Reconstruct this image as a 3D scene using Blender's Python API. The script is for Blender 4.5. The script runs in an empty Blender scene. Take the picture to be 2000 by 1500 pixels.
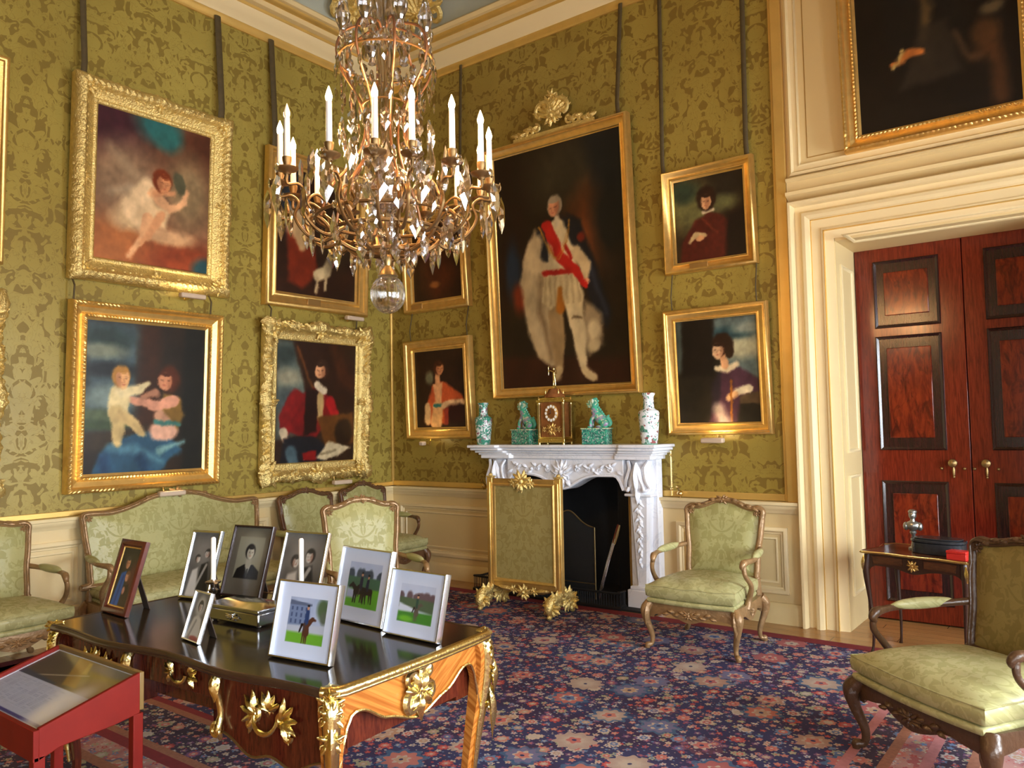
import bpy, math, random
import numpy as np
from mathutils import Matrix, Vector, Euler
R = math.radians; PI = math.pi
sc = bpy.context.scene
COL = sc.collection
# ------------------------------------------------------------------ camera, world, daylight, exposure
cam_d = bpy.data.cameras.new('camera'); cam = bpy.data.objects.new('camera', cam_d); COL.objects.link(cam)
cam_d.sensor_width = 36; cam_d.lens = 1542.018 / 2000 * 36; cam_d.clip_start = .05
_y, _p, _r = R(37.19988), R(3.13490), R(-1.064532)
_f = Vector((-math.sin(_y)*math.cos(_p), math.cos(_y)*math.cos(_p), math.sin(_p)))
_r0 = Vector((math.cos(_y), math.sin(_y), 0)); _u0 = _r0.cross(_f)
_rt = _r0*math.cos(_r) + _u0*math.sin(_r); _up = -_r0*math.sin(_r) + _u0*math.cos(_r)
cam.matrix_world = Matrix(((_rt.x, _up.x, -_f.x, 6.7424), (_rt.y, _up.y, -_f.y, -6.5470), (_rt.z, _up.z, -_f.z, 1.635), (0, 0, 0, 1)))
sc.camera = cam
world = bpy.data.worlds.new('world'); sc.world = world; world.use_nodes = True
world.node_tree.nodes['Background'].inputs[0].default_value = (.75, .87, 1, 1)
world.node_tree.nodes['Background'].inputs[1].default_value = 1.0
sc.view_settings.view_transform = 'Standard'; sc.view_settings.look = 'None'; sc.view_settings.gamma = 1
sc.view_settings.use_curve_mapping = False
sc.view_settings.exposure = 0.4
RX, RY, RZ = 9.0, -9.2, 6.75          # room: x 0..RX, y RY..0, ceiling height
WIN = [-1.75, -4.5, -7.25]            # window centres on the right wall
def area(name, loc, rot, sx, sy, power, color):
    l = bpy.data.lights.new(name, 'AREA'); l.shape = 'RECTANGLE'; l.size = sx; l.size_y = sy; l.energy = power; l.color = color
    o = bpy.data.objects.new(name, l); o.location = loc; o.rotation_euler = rot; COL.objects.link(o); return o
for wy in WIN:                        # daylight standing in the three tall windows of the right wall
    area('window_daylight', (RX+.30, wy, 1.74), (0, R(76), 0), 2.0, 1.5, (300, 300, 260)[WIN.index(wy)], (.84, .92, 1)).data.spread = R(150)
area('window_daylight', (7.35, RY-.28, 1.75), (R(90), 0, 0), 1.4, 2.0, 120, (.82, .90, 1))     # fourth window, in the wall behind the camera
# ------------------------------------------------------------------ mesh helpers
class MB:
    def __init__(s): s.v = []; s.f = []
    def add(s, vf, M=None):
        v, f = vf; n = len(s.v)
        if M is not None: v = [M @ Vector(p) for p in v]
        s.v += [tuple(p) for p in v]; s.f += [tuple(i+n for i in q) for q in f]; return s
def mesh_of(name, mb):
    me = bpy.data.meshes.new(name); me.from_pydata(mb.v, [], mb.f); me.update(); return me
def obj(name, mb, mat, parent=None, label=None, bevel=0, smooth=38, sub=0):
    me = mesh_of(name, mb) if isinstance(mb, MB) else mb
    o = bpy.data.objects.new(name, me); COL.objects.link(o)
    for p in (me.polygons): p.use_smooth = True
    me.set_sharp_from_angle(angle=R(smooth))
    if mat: me.materials.append(mat)
    if parent: o.parent = parent
    if label: o['label'] = label
    if bevel:
        b = o.modifiers.new('bevel', 'BEVEL'); b.width = bevel; b.segments = 2; b.limit_method = 'ANGLE'; b.angle_limit = R(40)
    if sub:
        b = o.modifiers.new('sub', 'SUBSURF'); b.levels = sub; b.render_levels = sub
    return o
def tag(o, label, cat, group=None):
    o['label'] = label; o['category'] = cat
    if group: o['group'] = group
    return o
def thing(name, label, cat, loc=(0, 0, 0), rot=(0, 0, 0), group=None):
    o = bpy.data.objects.new(name, None); COL.objects.link(o); o.empty_display_size = .1
    o.location = loc; o.rotation_euler = rot if isinstance(rot, tuple) else (0, 0, rot)
    return tag(o, label, cat, group)
def struct(name, mb, mat, parent=None, bevel=0, smooth=38):
    o = obj(name, mb, mat, parent, bevel=bevel, smooth=smooth)
    if not parent: o['kind'] = 'structure'
    return o
def dup(root, loc, rot, label, group=None):
    r = root.copy(); COL.objects.link(r); r.location = loc; r.rotation_euler = rot if isinstance(rot, tuple) else (0, 0, rot)
    r['label'] = label
    if group: r['group'] = group
    for ch in list(root.children):
        c = ch.copy(); COL.objects.link(c); c.parent = r
        for g in list(ch.children):
            d = g.copy(); COL.objects.link(d); d.parent = c
    return r
T = lambda x, y, z: Matrix.Translation((x, y, z))
def rot(ax, deg): return Matrix.Rotation(R(deg), 4, ax)
def box(x0, x1, y0, y1, z0, z1):
    v = [(x, y, z) for z in (z0, z1) for y in (y0, y1) for x in (x0, x1)]
    return v, [(0, 2, 3, 1), (4, 5, 7, 6), (0, 1, 5, 4), (2, 6, 7, 3), (0, 4, 6, 2), (1, 3, 7, 5)]
def smoothp(pts, k=6, closed=False):
    pts = [Vector(p) for p in pts]; n = len(pts); out = []
    rng = range(n) if closed else range(n-1)
    for i in rng:
        p0 = pts[(i-1) % n] if closed or i else pts[0]*2-pts[1]
        p1 = pts[i]; p2 = pts[(i+1) % n]
        p3 = pts[(i+2) % n] if closed or i+2 < n else p2*2-p1
        for j in range(k):
            t = j/k
            out.append(.5*((2*p1)+(p2-p0)*t+(2*p0-5*p1+4*p2-p3)*t*t+(3*p1-p0-3*p2+p3)*t**3))
    if not closed: out.append(pts[-1])
    return out
def lerpl(vals, n):
    m = len(vals)-1
    return [vals[min(int(t), m-1)]*(1-(t-min(int(t), m-1)))+vals[min(int(t), m-1)+1]*(t-min(int(t), m-1)) for t in [i*m/(n-1) for i in range(n)]]
def tube(pts, rad, n=8, closed=False, fx=1, fy=1, up=None, caps=True, k=0):
    if k: pts = smoothp(pts, k, closed)
    pts = [Vector(p) for p in pts]; N = len(pts)
    rr = rad if isinstance(rad, (list, tuple)) else [rad]*N
    if len(rr) != N: rr = lerpl(list(rr), N)
    v = []; f = []; nrm = None
    for i, p in enumerate(pts):
        a = pts[(i-1) % N] if (closed or i) else p; b = pts[(i+1) % N] if (closed or i < N-1) else p
        t = (b-a); t = t.normalized() if t.length > 1e-9 else Vector((0, 0, 1))
        if up is not None:
            u = Vector(up); s_ = u.cross(t); s_ = s_.normalized() if s_.length > 1e-6 else Vector((1, 0, 0)); w = t.cross(s_)
        else:
            if nrm is None: nrm = Vector((0, 0, 1)) if abs(t.z) < .9 else Vector((1, 0, 0))
            s_ = nrm - t*nrm.dot(t)
            s_ = s_.normalized() if s_.length > 1e-6 else t.orthogonal().normalized()
            nrm = s_; w = t.cross(s_)
        for j in range(n):
            an = 2*PI*j/n
            v.append(p + s_*math.cos(an)*rr[i]*fx + w*math.sin(an)*rr[i]*fy)
    for i in range(N if closed else N-1):
        for j in range(n):
            a = i*n+j; b = i*n+(j+1) % n; c = ((i+1) % N)*n+(j+1) % n; d = ((i+1) % N)*n+j
            f.append((a, b, c, d))
    if not closed and caps: f += [tuple(range(n-1, -1, -1)), tuple((N-1)*n+j for j in range(n))]
    return v, f
def lathe(prof, n=16, flute=0, fk=0):
    v = []; f = []
    for (r, z) in prof:
        for j in range(n):
            a = 2*PI*j/n; q = r*(1+flute*math.cos(fk*a)) if flute else r
            v.append((q*math.cos(a), q*math.sin(a), z))
    for i in range(len(prof)-1):
        for j in range(n):
            f.append((i*n+j, i*n+(j+1) % n, (i+1)*n+(j+1) % n, (i+1)*n+j))
    f += [tuple(range(n-1, -1, -1)), tuple((len(prof)-1)*n+j for j in range(n))]
    return v, f
def ell(c, r, nu=12, nv=8, M=None):
    v = []; f = []
    for i in range(nv+1):
        th = PI*i/nv
        for j in range(nu):
            a = 2*PI*j/nu; v.append((c[0]+r[0]*math.sin(th)*math.cos(a), c[1]+r[1]*math.sin(th)*math.sin(a), c[2]-r[2]*math.cos(th)))
    for i in range(nv):
        for j in range(nu): f.append((i*nu+j, i*nu+(j+1) % nu, (i+1)*nu+(j+1) % nu, (i+1)*nu+j))
    if M is not None: v = [M @ Vector(p) for p in v]
    return v, f
def prism(out, y0, y1):                       # outline in (x, z), counter-clockwise seen from -y
    n = len(out); v = [(x, y0, z) for x, z in out]+[(x, y1, z) for x, z in out]
    f = [tuple(range(n)), tuple(range(2*n-1, n-1, -1))]
    for i in range(n): j = (i+1) % n; f.append((i, i+n, j+n, j))
    return v, f
def vprism(out, z0, z1):                      # outline in (x, y), extruded in z
    n = len(out); v = [(x, y, z0) for x, y in out]+[(x, y, z1) for x, y in out]
    f = [tuple(range(n-1, -1, -1)), tuple(range(n, 2*n))]
    for i in range(n): j = (i+1) % n; f.append((i, j, j+n, i+n))
    return v, f
def grid(fn, nu, nv, closeu=False):
    v = [fn(i/nu, j/nv) for j in range(nv+1) for i in range(nu+(0 if closeu else 1))]
    w = nu if closeu else nu+1; f = []
    for j in range(nv):
        for i in range(nu): f.append((j*w+i, j*w+(i+1) % w, (j+1)*w+(i+1) % w, (j+1)*w+i))
    return v, f
def run(prof, p0, p1, out):                   # moulding: profile (distance out, height) between two points
    p0, p1, o = Vector(p0), Vector(p1), Vector(out); n = len(prof); v = []
    for p in (p0, p1):
        for d, h in prof: v.append(p + o*d + Vector((0, 0, h)))
    f = [(i, i+1, i+1+n, i+n) for i in range(n-1)] + [(n-1, 0, n, 2*n-1), tuple(range(n)), tuple(range(2*n-1, n-1, -1))]
    return v, f
def rframe(w, h, prof, nseg=1, orn=None):      # mitred rectangular frame, local x 0..w, z 0..h, faces -y; profile (inset, out)
    cor = [(0, 0, 1, 1), (w, 0, -1, 1), (w, h, -1, -1), (0, h, 1, -1)]; v = []; f = []; n = len(prof); rings = []
    for s in range(4):
        x0, z0, sx0, sz0 = cor[s]; x1, z1, sx1, sz1 = cor[(s+1) % 4]
        L = w if s % 2 == 0 else h
        nx, nz = [(0, -1), (1, 0), (0, 1), (-1, 0)][s]
        for k in range(nseg):
            t = k/nseg
            for pi_, (ins, out) in enumerate(prof):
                a = Vector((x0+sx0*ins, -out, z0+sz0*ins)); b = Vector((x1+sx1*ins, -out, z1+sz1*ins)); p = a.lerp(b, t)
                if orn:
                    do, dp = orn(t, L, pi_, s); p += Vector((nx*dp, -do, nz*dp))
                v.append(p)
    N = 4*nseg
    for i in range(N):
        for j in range(n-1): f.append((i*n+j, ((i+1) % N)*n+j, ((i+1) % N)*n+j+1, i*n+j+1))
    for i in range(N): f.append((i*n+n-1, ((i+1) % N)*n+n-1, ((i+1) % N)*n, i*n))
    return v, f
def scroll(c, r0, turns, a0, dirn=1, w=.012, n=18, tail=None):   # C-scroll in the xz plane, on y=0
    pts = []; 
    for i in range(n+1):
        t = i/n; a = R(a0)+dirn*turns*2*PI*t; r = r0*(1-.8*t); pts.append((c[0]+r*math.cos(a), -w*.5, c[1]+r*math.sin(a)))
    return tube(pts, [w*.75, w, w*.8, w*.6, w*.9], 6)
def leaf(p0, p1, wid, lift=.015, n=6):          # pointed leaf lying on the xz plane from p0 to p1
    p0 = Vector((p0[0], 0, p0[1])); p1 = Vector((p1[0], 0, p1[1])); d = p1-p0; s = Vector((-d.z, 0, d.x)).normalized()
    def fn(u, v):
        wv = math.sin(PI*min(1, v*.94+.03))**.7*(1-.35*v)*wid*(1+.18*math.cos(v*22)); x = (u-.5)*2
        return p0+d*v+s*x*wv*.5+Vector((0, -lift*(1-x*x)*math.sin(PI*min(1, v+.08))-.002-.4*lift*v, 0))
    return grid(fn, 4, n)
def cluster(mb, M, s, seed=1, n=9, sx=1, sz=1):  # gilt leaf-and-scroll cluster of radius s
    rd = random.Random(seed)
    mb.add(ell((0, -.1*s, 0), (.22*s, .2*s, .26*s), 8, 6), M)
    for i in range(n):
        a = 2*PI*i/n+rd.uniform(-.15, .15); L = s*rd.uniform(.75, 1.1)
        mb.add(leaf((.12*s*math.cos(a), .12*s*math.sin(a)), (sx*L*math.cos(a+.25), sz*L*math.sin(a+.25)), .42*s, .2*s), M)
        if i % 2 == 0: mb.add(scroll((.62*s*math.cos(a)*sx, .62*s*math.sin(a)*sz), .2*s, 1.1, math.degrees(a), 1 if i % 4 else -1, .06*s, 12), M)
# ------------------------------------------------------------------ node expressions
class Ex:
    def __init__(s, nt, o): s.nt = nt; s.o = o
    def m(s, op, b=None, c=None):
        n = s.nt.nodes.new('ShaderNodeMath'); n.operation = op
        for i, a in enumerate((s, b, c)):
            if a is None: continue
            if isinstance(a, Ex): s.nt.links.new(a.o, n.inputs[i])
            else: n.inputs[i].default_value = a
        return Ex(s.nt, n.outputs[0])
    def __add__(s, b): return s.m('ADD', b)
    def __radd__(s, b): return s.m('ADD', b)
    def __sub__(s, b): return s.m('SUBTRACT', b)
    def __rsub__(s, b): return s.m('MULTIPLY', -1.0).m('ADD', b)
    def __mul__(s, b): return s.m('MULTIPLY', b)
    def __rmul__(s, b): return s.m('MULTIPLY', b)
    def __truediv__(s, b): return s.m('DIVIDE', b)
    def sin(s): return s.m('SINE')
    def cos(s): return s.m('COSINE')
    def abs(s): return s.m('ABSOLUTE')
    def fr(s): return s.m('FRACT')
    def lt(s, b): return s.m('LESS_THAN', b)
    def gt(s, b): return s.m('GREATER_THAN', b)
    def mx(s, b): return s.m('MAXIMUM', b)
    def mn(s, b): return s.m('MINIMUM', b)
    def sstep(s, a, b):
        n = s.nt.nodes.new('ShaderNodeMapRange'); n.interpolation_type = 'SMOOTHSTEP'
        s.nt.links.new(s.o, n.inputs[0]); n.inputs[1].default_value = a; n.inputs[2].default_value = b
        return Ex(s.nt, n.outputs[0])
class Mat:
    def __init__(s, name):
        s.m = bpy.data.materials.new(name); s.m.use_nodes = True; s.nt = s.m.node_tree; s.b = s.nt.nodes['Principled BSDF']
    def new(s, t): return s.nt.nodes.new('ShaderNode'+t)
    def coord(s, which='Object'):
        tc = s.new('TexCoord'); sp = s.new('SeparateXYZ'); s.nt.links.new(tc.outputs[which], sp.inputs[0])
        return [Ex(s.nt, sp.outputs[i]) for i in range(3)]
    def vec(s, x, y=0.0, z=0.0):
        n = s.new('CombineXYZ')
        for i, a in enumerate((x, y, z)):
            if isinstance(a, Ex): s.nt.links.new(a.o, n.inputs[i])
            else: n.inputs[i].default_value = a
        return n.outputs[0]
    def noise(s, vec, scale, det=3, rough=.5, dist=0):
        n = s.new('TexNoise'); n.inputs['Scale'].default_value = scale; n.inputs['Detail'].default_value = det
        n.inputs['Roughness'].default_value = rough; n.inputs['Distortion'].default_value = dist
        if vec is None: vec = s.new('TexCoord').outputs['Object']
        s.nt.links.new(vec, n.inputs['Vector']); return Ex(s.nt, n.outputs[0])
    def mix(s, f, a, b):
        n = s.new('Mix'); n.data_type = 'RGBA'
        for i, q in ((0, f), (6, a), (7, b)):
            if isinstance(q, Ex): s.nt.links.new(q.o, n.inputs[i])
            elif hasattr(q, 'is_output'): s.nt.links.new(q, n.inputs[i])
            elif i == 0: n.inputs[i].default_value = q
            else: n.inputs[i].default_value = tuple(q)+(1,)
        return n.outputs[2]
    def color(s, c):
        if hasattr(c, 'is_output'): s.nt.links.new(c, s.b.inputs['Base Color'])
        else: s.b.inputs['Base Color'].default_value = tuple(c)+(1,)
        return s
    def set(s, **k):
        for a, v in k.items():
            i = s.b.inputs[a.replace('_', ' ')]
            if isinstance(v, Ex): s.nt.links.new(v.o, i)
            else: i.default_value = v
        return s
    def bump(s, h, strength=.3, dist=.01):
        n = s.new('Bump'); n.inputs['Strength'].default_value = strength; n.inputs['Distance'].default_value = dist
        s.nt.links.new(h.o, n.inputs['Height']); s.nt.links.new(n.outputs[0], s.b.inputs['Normal']); return s
def simple(name, c, rough=.5, metal=0, var=0, vs=8, bump=0, bs=60, bd=.004, **k):
    M = Mat(name)
    if var:
        nz = M.noise(None, vs, 4)
        M.color(M.mix(nz, tuple(x*(1-var) for x in c), tuple(min(1, x*(1+var)) for x in c)))
    else: M.color(c)
    M.set(Roughness=rough, Metallic=metal, **k)
    if bump: M.bump(M.noise(None, bs, 4), bump, bd)
    return M.m
gold = simple('gilding', (.80, .53, .17), .36, .85, .25, 14, .35, 90)
gold_carved = simple('carved gilding', (.84, .59, .22), .38, .8, .35, 25, .9, 70, .012)
gold_pale = simple('pale gilding', (.82, .66, .34), .42, .7, .3, 20, .6, 60, .008)
gold_dark = simple('old gilding', (.5, .31, .09), .42, .75, .35, 12, .5, 80)
brass = simple('brass', (.78, .58, .25), .22, 1, .1)
bronze = simple('gilt bronze', (.88, .66, .28), .24, 1, .3, 20, .4, 60, .006)
brass_old = simple('aged brass', (.34, .235, .10), .36, .9, .35, 20)
cream = simple('cream paint', (.72, .555, .275), .42, 0, .03, 3)
cream_hi = simple('pale cream paint', (.78, .63, .35), .4, 0, .03, 3)
gilt_band = simple('gilt fillet', (.72, .47, .13), .38, .6, .15, 6)
blackm = simple('black iron', (.012, .012, .013), .4, .3)
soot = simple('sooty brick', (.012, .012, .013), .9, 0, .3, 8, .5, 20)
ebony = simple('dark polished edge', (.045, .022, .012), .2, 0, .3, 5)
silver = simple('silver', (.85, .86, .9), .14, 1)
chrome_fr = simple('polished silver frame', (.82, .84, .9), .2, 1)
matboard = simple('white mount board', (.78, .83, .93), .7)
candlewax = simple('ivory candle', (.92, .89, .82), .5, Emission_Strength=0)
red_paint = simple('red stained wood', (.15, .006, .002), .6, 0, .25, 9, Specular_IOR_Level=.2)
red_dark = simple('red leather', (.5, .02, .015), .4)
darkwood = simple('dark carved walnut', (.13, .06, .025), .32, 0, .4, 14, .5, 50, .008)
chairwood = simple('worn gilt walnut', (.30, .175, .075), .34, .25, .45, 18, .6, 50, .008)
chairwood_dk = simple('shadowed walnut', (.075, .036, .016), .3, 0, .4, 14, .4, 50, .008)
whiteplast = simple('lamp housing', (.55, .42, .30), .4)
plaque_m = simple('dull brass plaque', (.40, .24, .08), .35, .7)
cordm = simple('dark chain sleeve', (.085, .06, .022), .7, .2, .3, 20)
backing = simple('frame backing', (.05, .03, .02), .8)
black_frame = simple('black wood frame', (.03, .014, .012), .25)
mah_frame = simple('mahogany photo frame', (.10, .022, .012), .25, 0, .3, 20)
tealm = simple('green glaze', (.10, .42, .30), .15, 0, .5, 30)
def mk_marble():
    M = Mat('white marble'); n = M.noise(None, 3, 6, .6, 1.2); v = (n-.5).abs().sstep(0, .02)
    M.color(M.mix(v, (.70, .73, .80), (.82, .84, .90))).set(Roughness=.28); return M.m
marble = mk_marble()
def damask(name, axis, bgc, fgc, scale=1.0, rough=(.5, .34), P=.62, Q=1.24, thr=.515):
    M = Mat(name); X, Y, Z = M.coord(); u = {'x': X, 'y': Y, 'xz': X}[axis]; v = Z if axis != 'xz' else Y+Z*1.3
    P *= scale; Q *= scale
    def cell(du, dv):
        a = ((u/P+du).fr()-.5)*P; b = ((v/Q+dv).fr()-.5)*Q; return a.abs()/scale, b/scale
    a, b = cell(0, 0); a2, b2 = cell(.5, .5)
    nz = M.noise(M.vec(a*scale, b*scale), 9, 2)
    def motif(a, b):
        r = (a*a+b*b).m('SQRT')+(nz-.5)*.03; th = b.m('ARCTAN2', a)
        fl = r.lt((th*9.0).cos()*.022+.088); ring = (r-.052).abs().lt(.007)
        b3 = b+.02; r2 = (a*a+b3*b3*.42).m('SQRT')+(nz-.5)*.05
        le = (r2-.185).abs().lt(((th*14.0).cos()*.02+.03)); ve = (r2-.185).abs().lt(.006)
        return fl.m('SUBTRACT', ring).mx(0.0).mx(le.m('SUBTRACT', ve))
    q = motif(a, b).mx(motif(a2, b2))
    fo = M.noise(M.vec(a*1.6, b), 13, 1.2, .5, 1.1)
    fo2 = M.noise(M.vec(a2, b2*1.5), 12, 1, .5, 1.2)
    vein = (fo-.57).abs().lt(.010).mx((fo2-.6).abs().lt(.009)).m('MULTIPLY', .4)
    q = (q.mx(fo.gt(thr)).mx(fo2.gt(thr+.03))-vein).mx(0.0).mn(1.0)
    wv = M.noise(M.vec(u*1.0, v*7.0), 60, 2)
    big = M.noise(None, 1.1, 2)
    c = M.mix(q, bgc, fgc)
    c = M.mix(wv*.35, c, tuple(x*.72 for x in fgc))
    c = M.mix(big.sstep(.35, .7)*.3, c, tuple(x*.8 for x in bgc))
    M.color(c).set(Roughness=rough[0]-(rough[0]-rough[1])*q)
    M.b.inputs['Specular IOR Level'].default_value = .3
    M.bump(q*.7+wv*.3, .18, .002)
    return M.m
dam_y = damask('green silk damask left', 'y', (.20, .135, .022), (.36, .28, .060), 1.6)
dam_x = damask('green silk damask back', 'x', (.195, .118, .018), (.35, .255, .050), 1.6)  # same silk toned browner, the warmer grazing light put into its colour
silk = damask('chair silk damask', 'x', (.33, .31, .11), (.44, .41, .18), .85, thr=.56)
silk_seat = damask('seat silk damask', 'xz', (.36, .335, .14), (.47, .44, .21), .85, thr=.56)
screen_silk = damask('screen silk', 'x', (.27, .21, .065), (.34, .275, .10), .9, thr=.56)
def mk_wood(name, c1, c2, sx=1, sy=1, sz=1, rough=.2, scale=6, figure=0):
    M = Mat(name); X, Y, Z = M.coord()
    n = M.noise(M.vec(X*sx, Y*sy, Z*sz), scale, 5, .6, .8)
    c = M.mix(n.sstep(.3, .7), c1, c2)
    if figure:
        n2 = M.noise(M.vec(X*4.0, Y*4.0, Z*1.4), 3, 4, .6, 2.0); c = M.mix(n2.sstep(.45, .7)*figure, c, (.02, .004, .003))
    M.color(c).set(Roughness=rough); return M.m
mahog = mk_wood('mahogany', (.085, .009, .004), (.17, .020, .008), 12, 12, 1, .16)
mahog_dk = mk_wood('dark mahogany banding', (.014, .006, .005), (.035, .010, .008), 12, 12, 1, .2)
mahog_fl = mk_wood('flame mahogany', (.085, .008, .004), (.19, .024, .007), 5, 5, 1.2, .16, 5, .7)
def mk_king():
    M = Mat('kingwood veneer'); X, Y, Z = M.coord(); g = (Y.abs()*-.55+Z)*.9+X*.5; n = M.noise(M.vec(g*22.0, (Z+Y)*1.0), 3, 4, .6, .3)
    c = M.mix(n.sstep(.35, .65), (.30, .085, .012), (.52, .20, .038)); M.color(c).set(Roughness=.2); return M.m
kingwood = mk_king()
bureau_side = mk_wood('dark bureau veneer', (.05, .008, .004), (.11, .02, .008), 12, 12, 2, .14)
bur_top = mk_wood('tooled dark leather top', (.014, .011, .008), (.03, .022, .014), 1, 1, 1, .13, 20)
def mk_floor():
    M = Mat('oak boards'); X, Y, Z = M.coord(); w = .12
    bd = (Y/w).m('FLOOR'); fx = (Y/w).fr(); jx = (X/1.6+bd*.37).m('FLOOR')
    wn = M.new('TexWhiteNoise'); M.nt.links.new(M.vec(bd, jx), wn.inputs['Vector']); k = Ex(M.nt, wn.outputs['Value'])
    g = M.noise(M.vec(X*1.5, Y*22.0, k*9.0), 3, 4)
    c = M.mix(g, (.28, .13, .04), (.50, .27, .10)); c = M.mix(k*.4, c, (.30, .14, .045))
    gap = fx.lt(.03).mx((X/1.6+bd*.37).fr().lt(.003)); c = M.mix(gap, c, (.04, .02, .01))
    M.color(c).set(Roughness=.24); return M.m
oak = mk_floor()
def mk_carpet(name, kind):
    M = Mat(name); X, Y, Z = M.coord()
    wob = M.noise(M.vec(X, Y), 7, 2); wob2 = M.noise(M.vec(X+5.0, Y), 7, 2)
    def layer(scale, rnd, off):
        v = M.new('TexVoronoi'); v.voronoi_dimensions = '2D'; v.inputs['Scale'].default_value = scale; v.inputs['Randomness'].default_value = rnd
        xx = X+off+(wob-.5)*.06/(scale**.5); yy = Y+(wob2-.5)*.06/(scale**.5)
        M.nt.links.new(M.vec(xx, yy), v.inputs['Vector'])
        sp = M.new('SeparateXYZ'); M.nt.links.new(v.outputs['Position'], sp.inputs[0])
        dx = xx-Ex(M.nt, sp.outputs[0]); dy = yy-Ex(M.nt, sp.outputs[1])
        cs = M.new('SeparateColor'); M.nt.links.new(v.outputs['Color'], cs.inputs[0])
        return dx, dy, [Ex(M.nt, cs.outputs[i]) for i in range(3)]
    def ramp(f, cols):
        n = M.new('ValToRGB'); n.color_ramp.interpolation = 'CONSTANT'; e = n.color_ramp.elements
        while len(e) < len(cols): e.new(.5)
        for i, c in enumerate(cols): e[i].position = i/len(cols); e[i].color = tuple(c)+(1,)
        M.nt.links.new(f.o, n.inputs[0]); return n.outputs[0]
    navy = (.032, .036, .10)
    pal = [(.46, .12, .10), (.40, .27, .20), (.48, .17, .13), (.10, .15, .28), (.42, .27, .17), (.36, .11, .11), (.42, .35, .28), (.45, .14, .12)]
    pal2 = [(.46, .40, .37), (.38, .06, .055), (.12, .19, .31), (.47, .37, .28), (.46, .18, .14), (.16, .07, .15), (.30, .30, .19)]
    if kind == 'field': c = M.mix(M.noise(None, 3, 2).sstep(.4, .65), navy, (.035, .022, .06))
    elif kind == 'rose': c = M.mix(M.noise(None, 5, 2).sstep(.4, .6), (.30, .10, .11), (.42, .22, .19))
    else: c = M.mix(M.noise(None, 5, 2), (.03, .035, .06), (.07, .03, .05))
    # small leaves and buds
    dx, dy, k = layer(34, 1, .3); r = (dx*dx+dy*dy*1.6).m('SQRT'); c = M.mix(r.lt(k[0]*.006+.003)*k[1].gt(.3), c, ramp(k[2], pal2))
    dx, dy, k = layer(17, .9, 1.7); r = (dx*dx+dy*dy).m('SQRT'); th = dy.m('ARCTAN2', dx)
    R1 = (th*5.0+k[1]*6.0).cos()*.004+.014+k[0]*.004
    c = M.mix(r.lt(R1)*k[1].gt(.12), c, ramp(k[0], pal2)); c = M.mix(r.lt(R1*.42)*k[1].gt(.12), c, ramp(k[2], pal))
    dx, dy, k = layer(7.6, .75, 4.1); r = (dx*dx+dy*dy).m('SQRT'); th = dy.m('ARCTAN2', dx); on = k[1].gt(.3)
    R2 = (th*8.0+k[1]*6.0).cos()*.005+.03+k[2]*.01
    c = M.mix(r.lt(R2)*on, c, ramp(k[0], pal2)); c = M.mix(r.lt(R2*.62)*on, c, ramp(k[2], pal)); c = M.mix(r.lt(R2*.25)*on, c, (.44, .37, .31))
    if kind != 'border':
        dx, dy, k = layer(2.5, .7, 8.2); r = (dx*dx+dy*dy).m('SQRT'); th = dy.m('ARCTAN2', dx)
        R3 = ((th*9.0+k[1]*6.0).cos()*.011+.070+k[2]*.035)*(dx*dx*6.0+1.0)+(wob-.5)*.03; blue = k[1].gt(.6)
        c = M.mix(r.lt(R3*1.28)*blue*.85, c, (.05, .11, .20)); c = M.mix(r.lt(R3)*k[0].gt(.12), c, ramp(k[0], pal))
        c = M.mix((r/R3).sstep(.2, .95)*r.lt(R3*.98)*.3, c, (.26, .08, .075))
        c = M.mix(r.lt((th*7.0).cos()*.008+.048), c, (.44, .34, .27)); c = M.mix(r.lt((th*5.0).cos()*.006+.036), c, ramp(k[2], pal)); c = M.mix(r.lt(.012), c, navy)
    pile = M.noise(M.vec(X, Y), 160, 2)
    M.color(M.mix(pile*.22, c, (.10, .07, .08))).set(Roughness=.92); M.b.inputs['Specular IOR Level'].default_value = .15
    M.bump(pile, .3, .003); return M.m
car_field = mk_carpet('carpet field', 'field'); car_border = mk_carpet('carpet border', 'border'); car_rose = mk_carpet('rose carpet', 'rose')
car_red = simple('carpet red band', (.17, .008, .012), .95, 0, .3, 30)
car_tan = simple('carpet tan stripe', (.26, .10, .055), .95, 0, .4, 60)
car_pink = simple('carpet pink stripe', (.36, .13, .13), .95, 0, .3, 40)
glass = Mat('window glass')
def mk_glass(name, col=(1, 1, 1), mixf=.55, rough=0.0, bump=0):
    M = Mat(name); nt = M.nt; out = nt.nodes['Material Output']; g = M.new('BsdfGlass'); g.inputs['IOR'].default_value = 1.5; g.inputs['Roughness'].default_value = rough
    g.inputs['Color'].default_value = tuple(col)+(1,); t = M.new('BsdfTransparent'); t.inputs[0].default_value = tuple(col)+(1,); mx = M.new('MixShader'); mx.inputs[0].default_value = mixf
    nt.links.new(t.outputs[0], mx.inputs[1]); nt.links.new(g.outputs[0], mx.inputs[2])
    gl = M.new('BsdfGlossy'); gl.inputs['Roughness'].default_value = .08; m2 = M.new('MixShader'); m2.inputs[0].default_value = .16
    nt.links.new(mx.outputs[0], m2.inputs[1]); nt.links.new(gl.outputs[0], m2.inputs[2]); nt.links.new(m2.outputs[0], out.inputs[0])
    if bump:
        b = M.new('Bump'); b.inputs['Strength'].default_value = bump; nt.links.new(M.noise(None, 60, 1).o, b.inputs['Height'])
        nt.links.new(b.outputs[0], g.inputs['Normal']); nt.links.new(b.outputs[0], gl.inputs['Normal'])
    return M.m
crystal = mk_glass('cut crystal', (.95, .94, .95), .9)
crystal_dim = mk_glass('smoky crystal', (.86, .78, .68), .85)
ballglass = mk_glass('frosted cut glass', (.9, .9, .88), .75, .12, .8)
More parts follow.
